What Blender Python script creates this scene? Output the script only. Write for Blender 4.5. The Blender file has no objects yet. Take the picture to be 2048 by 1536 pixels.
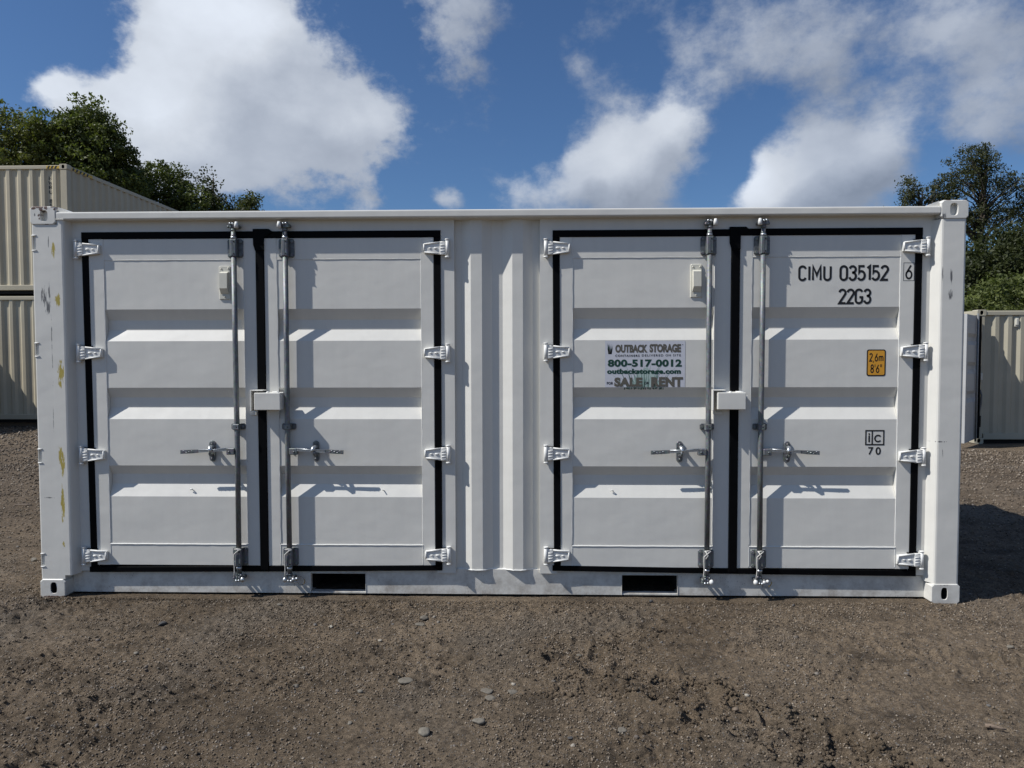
import bpy, math, random
import numpy as np
from mathutils import Matrix, Vector

random.seed(7)
C = bpy.context.scene
COL = C.collection
PI = math.pi

# ------------------------------------------------------------------ camera
cam_data = bpy.data.cameras.new('camera')
cam = bpy.data.objects.new('camera', cam_data)
COL.objects.link(cam)
_r = Vector((0.99969698, 0.02454113, -0.00191774))
_u = Vector((0.00094038, 0.03977508, 0.99920822))
_f = Vector((-0.02459798, 0.99890724, -0.03973995))
cam.matrix_world = Matrix(((_r.x, _u.x, -_f.x, 3.27174), (_r.y, _u.y, -_f.y, -4.60991),
                           (_r.z, _u.z, -_f.z, 1.60847), (0, 0, 0, 1)))
cam_data.sensor_width = 36.0
cam_data.lens = 1420 / 2048 * 36.0
cam_data.clip_start = 0.05
cam_data.clip_end = 3000
C.camera = cam

# ------------------------------------------------------------------ exposure
C.view_settings.view_transform = 'Standard'
C.view_settings.look = 'None'
C.view_settings.exposure = 0.08
C.view_settings.gamma = 1.0
C.view_settings.use_curve_mapping = False
C.render.engine = 'CYCLES'
C.cycles.use_denoising = True
C.cycles.max_bounces = 6
C.cycles.diffuse_bounces = 3
C.cycles.glossy_bounces = 3
C.cycles.caustics_reflective = False
C.cycles.caustics_refractive = False

# ------------------------------------------------------------------ sun
SUN = Vector((-3.1, -1.0, 3.66)).normalized()
sun_el = math.asin(SUN.z)
sun_az = math.atan2(SUN.x, SUN.y)
ld = bpy.data.lights.new('sun', 'SUN')
ld.energy = 4.5
ld.angle = math.radians(0.5)
ld.color = (1.0, 0.975, 0.94)
lo = bpy.data.objects.new('sun', ld)
lo.rotation_euler = SUN.to_track_quat('Z', 'Y').to_euler()
lo.location = (-10, -5, 20)
COL.objects.link(lo)

# ------------------------------------------------------------------ node helper


class NT:
    def __init__(s, tree):
        s.t = tree
        s.n = tree.nodes
        s.l = tree.links

    def node(s, typ, props=None, **ins):
        nd = s.n.new(typ)
        for k, v in (props or {}).items():
            setattr(nd, k, v)
        for k, v in ins.items():
            s.set(nd, k, v)
        return nd

    def set(s, nd, k, v):
        key = k.replace('_', ' ') if isinstance(k, str) else k
        if isinstance(key, str) and key.startswith('i') and key[1:].isdigit():
            key = int(key[1:])
        sock = nd.inputs[key]
        if isinstance(v, bpy.types.NodeSocket):
            s.l.new(v, sock)
        else:
            sock.default_value = v

    def math(s, op, a, b=None, c=None, clamp=False):
        nd = s.n.new('ShaderNodeMath')
        nd.operation = op
        nd.use_clamp = clamp
        for i, v in enumerate((a, b, c)):
            if v is not None:
                s.set(nd, 'i%d' % i, v)
        return nd.outputs[0]

    def vmath(s, op, a, b=None, scale=None):
        nd = s.n.new('ShaderNodeVectorMath')
        nd.operation = op
        s.set(nd, 'i0', a)
        if b is not None:
            s.set(nd, 'i1', b)
        if scale is not None:
            s.set(nd, 'Scale', scale)
        return nd.outputs['Value'] if op in ('DOT_PRODUCT', 'LENGTH') else nd.outputs[0]

    def noise(s, vec, scale, detail=3.0, rough=0.55, dist=0.0):
        nd = s.node('ShaderNodeTexNoise', None, Scale=scale, Detail=detail, Roughness=rough, Distortion=dist)
        if vec is not None:
            s.l.new(vec, nd.inputs['Vector'])
        return nd.outputs[0]

    def voro(s, vec, scale, feature='F1', out=0, rand=1.0):
        nd = s.node('ShaderNodeTexVoronoi', {'feature': feature}, Scale=scale, Randomness=rand)
        if vec is not None:
            s.l.new(vec, nd.inputs['Vector'])
        return nd.outputs[out]

    def ramp(s, fac, stops, interp='LINEAR'):
        nd = s.n.new('ShaderNodeValToRGB')
        nd.color_ramp.interpolation = interp
        e = nd.color_ramp.elements
        while len(e) < len(stops):
            e.new(0.5)
        for i, (p, c) in enumerate(stops):
            e[i].position = p
            e[i].color = (c[0], c[1], c[2], 1) if isinstance(c, (tuple, list)) else (c, c, c, 1)
        s.l.new(fac, nd.inputs[0])
        return nd.outputs[0]

    def mixc(s, fac, a, b, mode='MIX'):
        nd = s.n.new('ShaderNodeMix')
        nd.data_type = 'RGBA'
        nd.blend_type = mode
        for idx, v in ((0, fac), (6, a), (7, b)):
            if isinstance(v, bpy.types.NodeSocket):
                s.l.new(v, nd.inputs[idx])
            else:
                nd.inputs[idx].default_value = v if idx == 0 else (v[0], v[1], v[2], 1)
        return nd.outputs[2]

    def maprange(s, v, a, b, c=0.0, d=1.0, smooth=False):
        nd = s.n.new('ShaderNodeMapRange')
        nd.clamp = True
        if smooth:
            nd.interpolation_type = 'SMOOTHSTEP'
        for i, x in enumerate((v, a, b, c, d)):
            s.set(nd, 'i%d' % i, x)
        return nd.outputs[0]

    def mapping(s, vec, scale=(1, 1, 1), loc=(0, 0, 0)):
        nd = s.n.new('ShaderNodeMapping')
        s.l.new(vec, nd.inputs[0])
        nd.inputs['Location'].default_value = loc
        nd.inputs['Scale'].default_value = scale
        return nd.outputs[0]

    def bump(s, h, strength, dist, normal=None):
        nd = s.node('ShaderNodeBump', None, Strength=strength, Distance=dist)
        s.l.new(h, nd.inputs['Height'])
        if normal is not None:
            s.l.new(normal, nd.inputs['Normal'])
        return nd.outputs[0]


# ------------------------------------------------------------------ sky
W = bpy.data.worlds.new('World')
C.world = W
W.use_nodes = True
W.node_tree.nodes.clear()
w = NT(W.node_tree)
SKY_STRENGTH = 0.10
sky = w.node('ShaderNodeTexSky', {'sky_type': 'NISHITA', 'sun_disc': False, 'sun_elevation': sun_el,
                                  'sun_rotation': sun_az % (2 * PI), 'altitude': 20.0, 'air_density': 1.0,
                                  'dust_density': 0.6, 'ozone_density': 1.6})
geo = w.node('ShaderNodeTexCoord')
D = w.vmath('NORMALIZE', geo.outputs['Generated'])
# cumulus masses: centre direction, sharpness, weight
BL = [(-0.372, 0.838, 0.397, 300, 0.95), (-0.405, 0.845, 0.350, 380, 0.8), (-0.367, 0.863, 0.346, 190, 1.1), (-0.311, 0.893, 0.326, 317, 1.0), (-0.361, 0.891, 0.276, 256, 1.0), (-0.427, 0.858, 0.275, 420, 0.85), (-0.467, 0.828, 0.31, 1800, 0.35), (-0.275, 0.917, 0.29, 496, 0.8), (-0.212, 0.926, 0.311, 791, 0.7), (-0.192, 0.937, 0.292, 1325, 0.6), (-0.235, 0.936, 0.263, 1322, 0.7), (-0.535, 0.788, 0.304, 1602, 0.9), (-0.516, 0.806, 0.291, 1532, 0.7), (-0.392, 0.887, 0.245, 714, 0.8), (-0.323, 0.861, 0.392, 1369, 0.6), (-0.465, 0.848, 0.253, 571, 0.6), (-0.099, 0.902, 0.419, 355, 0.54), (-0.063, 0.921, 0.384, 682, 0.45), (-0.045, 0.939, 0.34, 941, 0.23), (-0.12, 0.876, 0.467, 337, 0.45), (0.076, 0.903, 0.423, 718, 0.4), (0.16, 0.892, 0.423, 416, 0.36), (0.227, 0.891, 0.392, 296, 0.58), (0.254, 0.899, 0.356, 534, 0.43), (0.33, 0.86, 0.388, 239, 0.5), (0.414, 0.83, 0.373, 258, 0.54), (0.482, 0.795, 0.367, 342, 0.58), (0.347, 0.871, 0.349, 1124, 0.29), (0.448, 0.829, 0.334, 866, 0.36), (0.307, 0.89, 0.336, 1320, 0.22), (0.059, 0.926, 0.372, 2710, 0.32), (0.085, 0.933, 0.349, 1960, 0.4), (0.124, 0.934, 0.336, 2668, 0.25), (0.151, 0.945, 0.288, 553, 0.77), (0.201, 0.934, 0.294, 1662, 0.63), (0.101, 0.962, 0.254, 531, 0.72), (0.179, 0.95, 0.257, 642, 0.63), (0.055, 0.964, 0.259, 2839, 0.5), (0.129, 0.969, 0.213, 392, 1.01), (0.042, 0.976, 0.212, 600, 0.72), (0.358, 0.894, 0.271, 626, 0.6), (0.408, 0.873, 0.267, 773, 0.6), (0.319, 0.921, 0.223, 686, 0.96), (0.374, 0.903, 0.212, 403, 1.09), (0.428, 0.876, 0.223, 562, 0.83), (0.3, 0.923, 0.242, 3645, 0.38), (0.286, 0.936, 0.204, 1945, 0.83), (0.434, 0.854, 0.287, 3243, 0.38), (0.531, 0.802, 0.273, 594, 0.71), (0.507, 0.822, 0.258, 1561, 0.52), (0.542, 0.808, 0.232, 1311, 0.38), (-0.114, 0.97, 0.215, 2415, 1.01), (-0.22, 0.955, 0.201, 2177, 0.96), (-0.013, 0.978, 0.209, 1061, 0.66), (0.264, 0.911, 0.317, 706, -0.55), (0.403, 0.863, 0.305, 1143, -0.35), (0.014, 0.952, 0.305, 636, -0.35), (0.269, 0.934, 0.236, 1958, -0.7), (-0.478, 0.807, 0.347, 2159, -0.45), (0.488, 0.845, 0.22, 1860, -0.35), (-0.018, 0.925, 0.379, 1203, -0.3), (0.153, 0.92, 0.362, 1228, -0.5), (0.311, 0.902, 0.298, 1621, -0.2), (-0.342, 0.904, 0.255, 3669, -0.45), (-0.374, 0.904, 0.208, 686, -0.3), (0.464, 0.836, 0.292, 849, -0.25)]
# slight turbulence of the lookup direction, so the masses get ragged outlines
warp = w.node('ShaderNodeTexNoise', None, Scale=7.0, Detail=5.0, Roughness=0.6)
w.l.new(D, warp.inputs['Vector'])
wv = w.vmath('SUBTRACT', warp.outputs['Color'], (0.5, 0.5, 0.5))
DW = w.vmath('NORMALIZE', w.vmath('ADD', D, w.vmath('SCALE', wv, scale=0.075)))


def blobs(vec, lst, start=0.0):
    acc = start
    for bx_, by_, bz_, k_, wt in lst:
        d_ = w.vmath('DOT_PRODUCT', vec, Vector((bx_, by_, bz_)).normalized())
        e_ = w.math('EXPONENT', w.math('MULTIPLY_ADD', d_, float(k_), -float(k_)))
        acc = w.math('MULTIPLY_ADD', e_, wt, acc)
    return acc


bl = blobs(DW, BL)
# the sky beyond the frame carries on with the same broken cumulus
away = w.maprange(w.vmath('DOT_PRODUCT', D, (0.0, 0.955, 0.297)), 0.80, 0.66, 0.0, 1.0, True)
field = w.math('MULTIPLY', w.maprange(w.noise(D, 3.2, 3.0, 0.5), 0.42, 0.68, 0.0, 1.35), away)
dens0 = w.math('ADD', bl, field)
DN = w.mapping(D, (1.0, 1.0, 1.35))
nA = w.noise(DN, 6.5, 10.0, 0.58, 0.0)
nB = w.noise(w.vmath('ADD', DN, (-0.014, -0.004, 0.022)), 6.5, 10.0, 0.58, 0.0)
dens = w.math('ADD', dens0, w.math('MULTIPLY', w.math('SUBTRACT', nA, 0.5), 2.3))
hi = w.noise(DN, 24.0, 7.0, 0.65)
dens = w.math('ADD', dens, w.math('MULTIPLY', w.math('SUBTRACT', hi, 0.5), 1.5))
crisp = w.maprange(w.vmath('DOT_PRODUCT', D, Vector((-0.42, 0.85, 0.33)).normalized()), 0.90, 0.96)
alpha = w.math('ADD', w.math('MULTIPLY', w.maprange(dens, 0.36, 1.12, 0.0, 1.0, True), crisp),
               w.math('MULTIPLY', w.maprange(dens, 0.25, 1.35, 0.0, 1.0, True), w.math('SUBTRACT', 1.0, crisp)))
tall = blobs(D, [(-0.40, 0.84, 0.36, 30, 0.36), (0.283, 0.93, 0.228, 1500, 0.40), (0.16, 0.94, 0.285, 130, 0.16),
                 (-0.535, 0.79, 0.30, 600, 0.12), (-0.20, 0.937, 0.29, 400, 0.07), (0.40, 0.87, 0.25, 60, 0.06)])
alpha = w.math('MULTIPLY', alpha, w.maprange(tall, 0.0, 0.12, 0.82, 0.95))
# lit side: the density falls off towards the sun (up and to the left)
bl2 = blobs(w.vmath('NORMALIZE', w.vmath('ADD', DW, (-0.030, -0.005, 0.040))), BL)
lightn = w.math('ADD', w.math('SUBTRACT', bl, bl2), w.math('MULTIPLY', w.math('SUBTRACT', nA, nB), 1.6))
thick = w.maprange(dens, 0.6, 2.4, 0.0, 1.0)
bright = w.math('ADD', 0.345, w.math('MULTIPLY', w.math('MAXIMUM', w.math('MINIMUM', lightn, 0.9), -0.5), 0.17))
bright = w.math('ADD', bright, w.math('MULTIPLY', w.math('SUBTRACT', w.noise(DN, 8.0, 5.0, 0.52), 0.5), 0.42))
bright = w.math('ADD', bright, w.math('MULTIPLY', tall, 0.66))
bright = w.math('MINIMUM', w.math('MAXIMUM', bright, 0.2), 0.80)
ccol = w.mixc(w.maprange(bright, 0.25, 0.65), (0.84, 0.97, 1.22), (0.95, 1.02, 1.13))
sc_ = w.math('MULTIPLY', bright, 1.0 / SKY_STRENGTH)
cl = w.vmath('SCALE', ccol, scale=sc_)
skyc = w.mixc(1.0, sky.outputs[0], (0.44, 0.61, 0.82), 'MULTIPLY')
mix = w.mixc(alpha, skyc, cl)
bg = w.node('ShaderNodeBackground', None, Strength=SKY_STRENGTH)
w.l.new(mix, bg.inputs['Color'])
wo = w.node('ShaderNodeOutputWorld')
w.l.new(bg.outputs[0], wo.inputs['Surface'])
W.cycles.sampling_method = 'MANUAL'
W.cycles.sample_map_resolution = 512

# ------------------------------------------------------------------ materials
MAT = {}


def new_mat(name):
    m = bpy.data.materials.new(name)
    m.use_nodes = True
    m.node_tree.nodes.clear()
    t = NT(m.node_tree)
    out = t.node('ShaderNodeOutputMaterial')
    p = t.node('ShaderNodeBsdfPrincipled')
    t.l.new(p.outputs[0], out.inputs['Surface'])
    MAT[name] = m
    return m, t, p


def simple(name, col, rough=0.5, metal=0.0, var=0.12, scale=30.0, bumpd=0.0, spec=0.5):
    m, t, p = new_mat(name)
    tc = t.node('ShaderNodeTexCoord').outputs['Object']
    n = t.noise(tc, scale, 4.0, 0.6)
    c = t.mixc(t.maprange(n, 0.3, 0.7), [x * (1 - var) for x in col], [min(1, x * (1 + var)) for x in col])
    t.l.new(c, p.inputs['Base Color'])
    p.inputs['Roughness'].default_value = rough
    p.inputs['Metallic'].default_value = metal
    p.inputs['Specular IOR Level'].default_value = spec
    if bumpd:
        t.l.new(t.bump(n, 0.5, bumpd), p.inputs['Normal'])
    return m


def spots(t, co, lst, soft=0.35):
    """elliptical patches (x, z, rx, rz) in the object's own x-z plane"""
    acc = 0.0
    for x, z, rx, rz in lst:
        v = t.mapping(co, (1 / rx, 0.0, 1 / rz), (-x / rx, 0, -z / rz))
        d = t.vmath('LENGTH', v)
        acc = t.math('MAXIMUM', acc, t.maprange(d, 1.0 + soft, 1.0 - soft * 2, 0.0, 1.0))
    return acc


def paint(name, base, yellow=None, dark=None, rust=None, grime=0.0, wave=0.0011, rough=0.42, speck=0.0):
    m, t, p = new_mat(name)
    co = t.node('ShaderNodeTexCoord').outputs['Object']
    big = t.noise(co, 1.3, 4.0, 0.55)
    fine = t.noise(co, 26.0, 5.0, 0.65)
    streak = t.noise(t.mapping(co, (14, 14, 1.1)), 1.0, 4.0, 0.6)
    k = t.math('MULTIPLY_ADD', big, 0.05, 0.975 - 0.0)
    k = t.math('MULTIPLY_ADD', t.math('SUBTRACT', fine, 0.5), 0.06, k)
    k = t.math('MULTIPLY_ADD', t.math('SUBTRACT', streak, 0.5), 0.11, k)
    col = t.vmath('SCALE', base, scale=k)
    if grime:
        z = t.node('ShaderNodeSeparateXYZ')
        t.l.new(co, z.inputs[0])
        low = t.maprange(z.outputs[2], 0.0, 0.5, 1.0, 0.0)
        low = t.math('POWER', low, 2.0)
        gn = t.maprange(t.noise(co, 9.0, 6.0, 0.7), 0.42, 0.75)
        g = t.math('MULTIPLY', t.math('MULTIPLY', low, gn), grime, clamp=True)
        col = t.mixc(g, col, (0.26, 0.22, 0.18))
        # dark flecks thrown up from the yard and small chips
        sp = t.voro(t.mapping(co, (1, 1, 0.6)), 70.0)
        fl = t.math('MULTIPLY', t.maprange(sp, 0.16, 0.08), t.maprange(t.noise(co, 4.0, 3.0), 0.52, 0.62))
        fl = t.math('MULTIPLY', fl, t.maprange(z.outputs[2], 0.55, 0.1, speck * 0.15, speck))
        col = t.mixc(t.math('MULTIPLY', fl, 0.8, clamp=True), col, (0.09, 0.085, 0.08))
    for lst, cc, sx, sz, th in ((yellow, (0.40, 0.31, 0.03), 120, 24, 0.43), (dark, (0.10, 0.10, 0.105), 150, 14, 0.53),
                                (rust, (0.075, 0.024, 0.010), 55, 60, 0.40)):
        if lst:
            msk = spots(t, co, lst)
            nn = t.noise(t.mapping(co, (sx, 60, sz)), 1.0, 5.0, 0.65)
            a = t.maprange(t.math('MULTIPLY_ADD', msk, 0.30, nn), th + 0.17, th + 0.25)
            a = t.math('MULTIPLY', a, t.maprange(msk, 0.0, 0.25))
            col = t.mixc(t.math('MULTIPLY', a, 0.92), col, cc)
    t.l.new(col, p.inputs['Base Color'])
    t.l.new(t.maprange(fine, 0.3, 0.7, rough - 0.05, rough + 0.08), p.inputs['Roughness'])
    p.inputs['Specular IOR Level'].default_value = 0.45
    wv_ = t.noise(t.mapping(co, (1.0, 1.0, 1.5)), 3.2, 2.0, 0.5)
    b1 = t.bump(wv_, 1.0, wave * 4)
    b2 = t.bump(fine, 0.25, 0.0009, b1)
    t.l.new(b2, p.inputs['Normal'])
    return m


WHITE = (0.708, 0.692, 0.638)
paint('white_paint', WHITE, grime=0.0)
paint('white_paint_low', WHITE, grime=1.0, speck=1.2)
paint('white_post_left', WHITE, grime=0.3, speck=0.5,
      yellow=[(0.150, 2.305, 0.012, 0.045), (0.168, 1.975, 0.016, 0.05), (0.176, 1.50, 0.020, 0.075), (0.170, 1.43, 0.012, 0.03),
              (0.158, 0.955, 0.012, 0.06), (0.172, 0.90, 0.016, 0.075), (0.165, 0.62, 0.012, 0.13), (0.164, 0.36, 0.011, 0.02)],
      dark=[(0.117, 2.36, 0.005, 0.045), (0.113, 2.03, 0.009, 0.07), (0.075, 2.0, 0.022, 0.08), (0.122, 1.75, 0.004, 0.33),
            (0.105, 1.93, 0.02, 0.06), (0.118, 1.20, 0.003, 0.12), (0.07, 0.67, 0.05, 0.006)])
paint('white_post_right', WHITE, grime=0.2, speck=0.4,
      dark=[(5.905, 2.13, 0.006, 0.055), (5.96, 2.11, 0.010, 0.06), (5.955, 2.0, 0.02, 0.05), (6.045, 2.08, 0.005, 0.05),
            (5.915, 1.05, 0.05, 0.005), (5.93, 0.98, 0.006, 0.05)])
paint('casting_rusty', WHITE, rust=[(0.055, 2.590, 0.062, 0.011), (0.030, 2.578, 0.018, 0.010), (0.075, 2.572, 0.012, 0.014), (0.108, 2.582, 0.014, 0.013), (0.150, 2.588, 0.014, 0.006), (0.165, 2.574, 0.006, 0.010), (0.062, 2.535, 0.008, 0.012), (0.064, 2.512, 0.006, 0.010), (0.11, 2.474, 0.012, 0.003)],
      dark=[(0.035, 2.535, 0.012, 0.018), (0.075, 2.560, 0.014, 0.006)], grime=0.0)
paint('casting_white', WHITE, grime=0.5, speck=0.6,
      rust=[(5.93, 2.592, 0.02, 0.004), (6.03, 2.593, 0.02, 0.004), (0.10, 0.006, 0.07, 0.006)],
      dark=[(5.905, 2.49, 0.02, 0.03), (5.96, 0.118, 0.04, 0.004)])
simple('cream_plastic', (0.66, 0.64, 0.55), 0.5, 0.0, 0.04)
simple('white_hinge', (0.76, 0.755, 0.72), 0.4, 0.0, 0.05, 60, 0.001)
simple('black_rubber', (0.0022, 0.0024, 0.003), 0.6, 0.0, 0.3, 20, 0.0, 0.08)
simple('black_coat_and_shade', (0.008, 0.008, 0.008), 0.9, 0.0, 0.3)  # bitumen black of the underside; also shade painted into fork tunnels and casting holes
simple('print_black', (0.008, 0.008, 0.009), 0.5, 0.0, 0.1)
simple('print_orange', (0.72, 0.34, 0.03), 0.45, 0.0, 0.05)
simple('print_yellow', (0.65, 0.42, 0.04), 0.5, 0.0, 0.1)
simple('sticker_white', (0.60, 0.61, 0.66), 0.35, 0.0, 0.03)
simple('print_green', (0.006, 0.05, 0.032), 0.5, 0.0, 0.1)
simple('print_mint', (0.42, 0.52, 0.49), 0.4, 0.0, 0.08, 60)
simple('print_grass', (0.16, 0.27, 0.22), 0.5, 0.0, 0.25, 200)
simple('print_bronze', (0.115, 0.105, 0.085), 0.5, 0.0, 0.25, 300)
simple('cord_white', (0.62, 0.60, 0.55), 0.8, 0.0, 0.1, 200)
simple('wire_yellow', (0.45, 0.30, 0.05), 0.5, 0.0, 0.3, 100)
simple('tan_paint', (0.50, 0.445, 0.325), 0.55, 0.0, 0.06, 2.0)
simple('tan_paint_grey', (0.45, 0.415, 0.315), 0.55, 0.0, 0.06, 2.0)
simple('white_blue_door', (0.47, 0.47, 0.46), 0.5, 0.0, 0.06, 2.0)
m, t, p = new_mat('galvanised')
co = t.node('ShaderNodeTexCoord').outputs['Object']
n1 = t.noise(t.mapping(co, (1, 1, 0.25)), 60.0, 5.0, 0.7)
n2 = t.voro(co, 90.0, out=1)
c_ = t.mixc(t.maprange(n1, 0.3, 0.7), (0.125, 0.134, 0.138), (0.26, 0.275, 0.28))
c_ = t.mixc(0.12, c_, n2, 'OVERLAY')
t.l.new(c_, p.inputs['Base Color'])
t.l.new(t.maprange(n1, 0.3, 0.7, 0.48, 0.65), p.inputs['Roughness'])
p.inputs['Metallic'].default_value = 0.55
t.l.new(t.bump(n1, 0.4, 0.0015), p.inputs['Normal'])
simple('zinc_bright', (0.55, 0.575, 0.59), 0.34, 0.8, 0.2, 90, 0.001)
simple('galv_dark', (0.15, 0.158, 0.165), 0.5, 0.6, 0.3, 60)

# ground
m, t, p = new_mat('dirt')
co = t.node('ShaderNodeTexCoord').outputs['Object']
pb = t.noise(co, 0.55, 5.0, 0.6, 0.4)
pm = t.noise(t.mapping(co, (1.0, 2.2, 1.0)), 2.3, 5.0, 0.62, 0.3)
ps = t.noise(co, 38.0, 6.0, 0.75)
pf = t.noise(co, 160.0, 4.0, 0.75)
c_ = t.mixc(t.maprange(pb, 0.32, 0.68, 0.0, 1.0, True), (0.120, 0.089, 0.058), (0.192, 0.147, 0.101))
c_ = t.mixc(t.maprange(pm, 0.46, 0.70, 0.0, 0.75, True), c_, (0.062, 0.047, 0.032))
c_ = t.mixc(t.maprange(t.noise(co, 0.9, 3.0, 0.5), 0.52, 0.70, 0.0, 0.55, True), c_, (0.158, 0.134, 0.106))
kk = t.math('MULTIPLY', t.maprange(ps, 0.30, 0.70, 0.45, 1.60), t.maprange(pf, 0.30, 0.70, 0.50, 1.55))
c_ = t.vmath('SCALE', c_, scale=kk)
vd = t.voro(co, 95.0)
vc = t.voro(co, 95.0, out=1)
sepc = t.node('ShaderNodeSeparateColor')
t.l.new(vc, sepc.inputs[0])
grain = t.math('MULTIPLY', t.maprange(sepc.outputs[0], 0.70, 0.80), t.maprange(vd, 0.42, 0.32))
gcol = t.mixc(sepc.outputs[1], (0.07, 0.065, 0.062), (0.30, 0.275, 0.245))
c_ = t.mixc(t.math('MULTIPLY', grain, 0.8), c_, gcol)
t.l.new(c_, p.inputs['Base Color'])
p.inputs['Roughness'].default_value = 0.93
p.inputs['Specular IOR Level'].default_value = 0.25
b1 = t.bump(ps, 1.0, 0.022)
b2 = t.bump(pf, 1.0, 0.008, b1)
b3 = t.bump(t.math('MULTIPLY', grain, t.math('SUBTRACT', 0.5, vd)), 0.8, 0.006, b2)
t.l.new(b3, p.inputs['Normal'])


def stone_mat(name, a, b):
    m, t, p = new_mat(name)
    co = t.node('ShaderNodeTexCoord').outputs['Object']
    isl = t.node('ShaderNodeNewGeometry').outputs['Random Per Island']
    c = t.ramp(isl, a)
    n = t.noise(co, 120.0, 4.0, 0.7)
    c = t.vmath('SCALE', c, scale=t.maprange(n, 0.3, 0.7, 0.78, 1.22))
    t.l.new(c, p.inputs['Base Color'])
    p.inputs['Roughness'].default_value = 0.85
    t.l.new(t.bump(n, 0.6, 0.002), p.inputs['Normal'])
    return m


stone_mat('dirt_grain', [(0.0, (0.060, 0.045, 0.031)), (0.3, (0.110, 0.084, 0.058)), (0.65, (0.165, 0.129, 0.092)), (0.88, (0.23, 0.186, 0.138)), (0.985, (0.32, 0.275, 0.22))], None)
stone_mat('gravel_mix', [(0.0, (0.085, 0.07, 0.058)), (0.35, (0.13, 0.11, 0.09)), (0.6, (0.16, 0.135, 0.115)), (0.82, (0.115, 0.112, 0.108)),
                         (0.965, (0.19, 0.165, 0.135)), (0.996, (0.33, 0.30, 0.25))], None)
simple('stone_pale', (0.170, 0.152, 0.122), 0.8, 0, 0.25, 60, 0.003)
simple('stone_grey', (0.140, 0.124, 0.099), 0.8, 0, 0.25, 60, 0.003)
simple('stone_dark', (0.055, 0.053, 0.052), 0.75, 0, 0.25, 60, 0.003)
simple('stone_tan', (0.17, 0.13, 0.095), 0.8, 0, 0.25, 60, 0.003)
simple('stone_white', (0.30, 0.275, 0.225), 0.8, 0, 0.2, 60, 0.003)
simple('twig_bark', (0.20, 0.15, 0.11), 0.9, 0, 0.3, 60, 0.002)
simple('bark', (0.10, 0.08, 0.06), 0.9, 0, 0.3, 8, 0.01)


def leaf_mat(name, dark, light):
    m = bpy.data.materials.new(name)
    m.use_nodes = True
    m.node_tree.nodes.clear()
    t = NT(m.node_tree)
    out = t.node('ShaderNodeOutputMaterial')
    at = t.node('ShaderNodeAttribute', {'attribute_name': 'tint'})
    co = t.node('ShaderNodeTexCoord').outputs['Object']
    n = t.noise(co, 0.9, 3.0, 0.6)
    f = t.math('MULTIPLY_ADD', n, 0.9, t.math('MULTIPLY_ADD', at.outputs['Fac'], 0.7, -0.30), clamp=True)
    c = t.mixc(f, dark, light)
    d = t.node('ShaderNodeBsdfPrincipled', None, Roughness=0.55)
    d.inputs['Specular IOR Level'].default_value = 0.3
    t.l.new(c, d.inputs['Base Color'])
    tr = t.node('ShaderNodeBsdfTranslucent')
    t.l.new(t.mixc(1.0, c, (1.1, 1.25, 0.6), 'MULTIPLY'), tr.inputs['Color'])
    mx = t.node('ShaderNodeMixShader', None, i0=0.3)
    t.l.new(d.outputs[0], mx.inputs[1])
    t.l.new(tr.outputs[0], mx.inputs[2])
    t.l.new(mx.outputs[0], out.inputs['Surface'])
    MAT[name] = m


leaf_mat('leaf_dark', (0.038, 0.052, 0.016), (0.155, 0.180, 0.050))
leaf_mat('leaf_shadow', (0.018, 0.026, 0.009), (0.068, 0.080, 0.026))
leaf_mat('leaf_mid', (0.055, 0.068, 0.020), (0.195, 0.205, 0.058))
leaf_mat('leaf_olive', (0.045, 0.058, 0.022), (0.150, 0.160, 0.060))
leaf_mat('leaf_yellow', (0.060, 0.068, 0.018), (0.200, 0.190, 0.055))
leaf_mat('leaf_airy', (0.026, 0.034, 0.014), (0.085, 0.092, 0.036))

# ------------------------------------------------------------------ mesh builder


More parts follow.
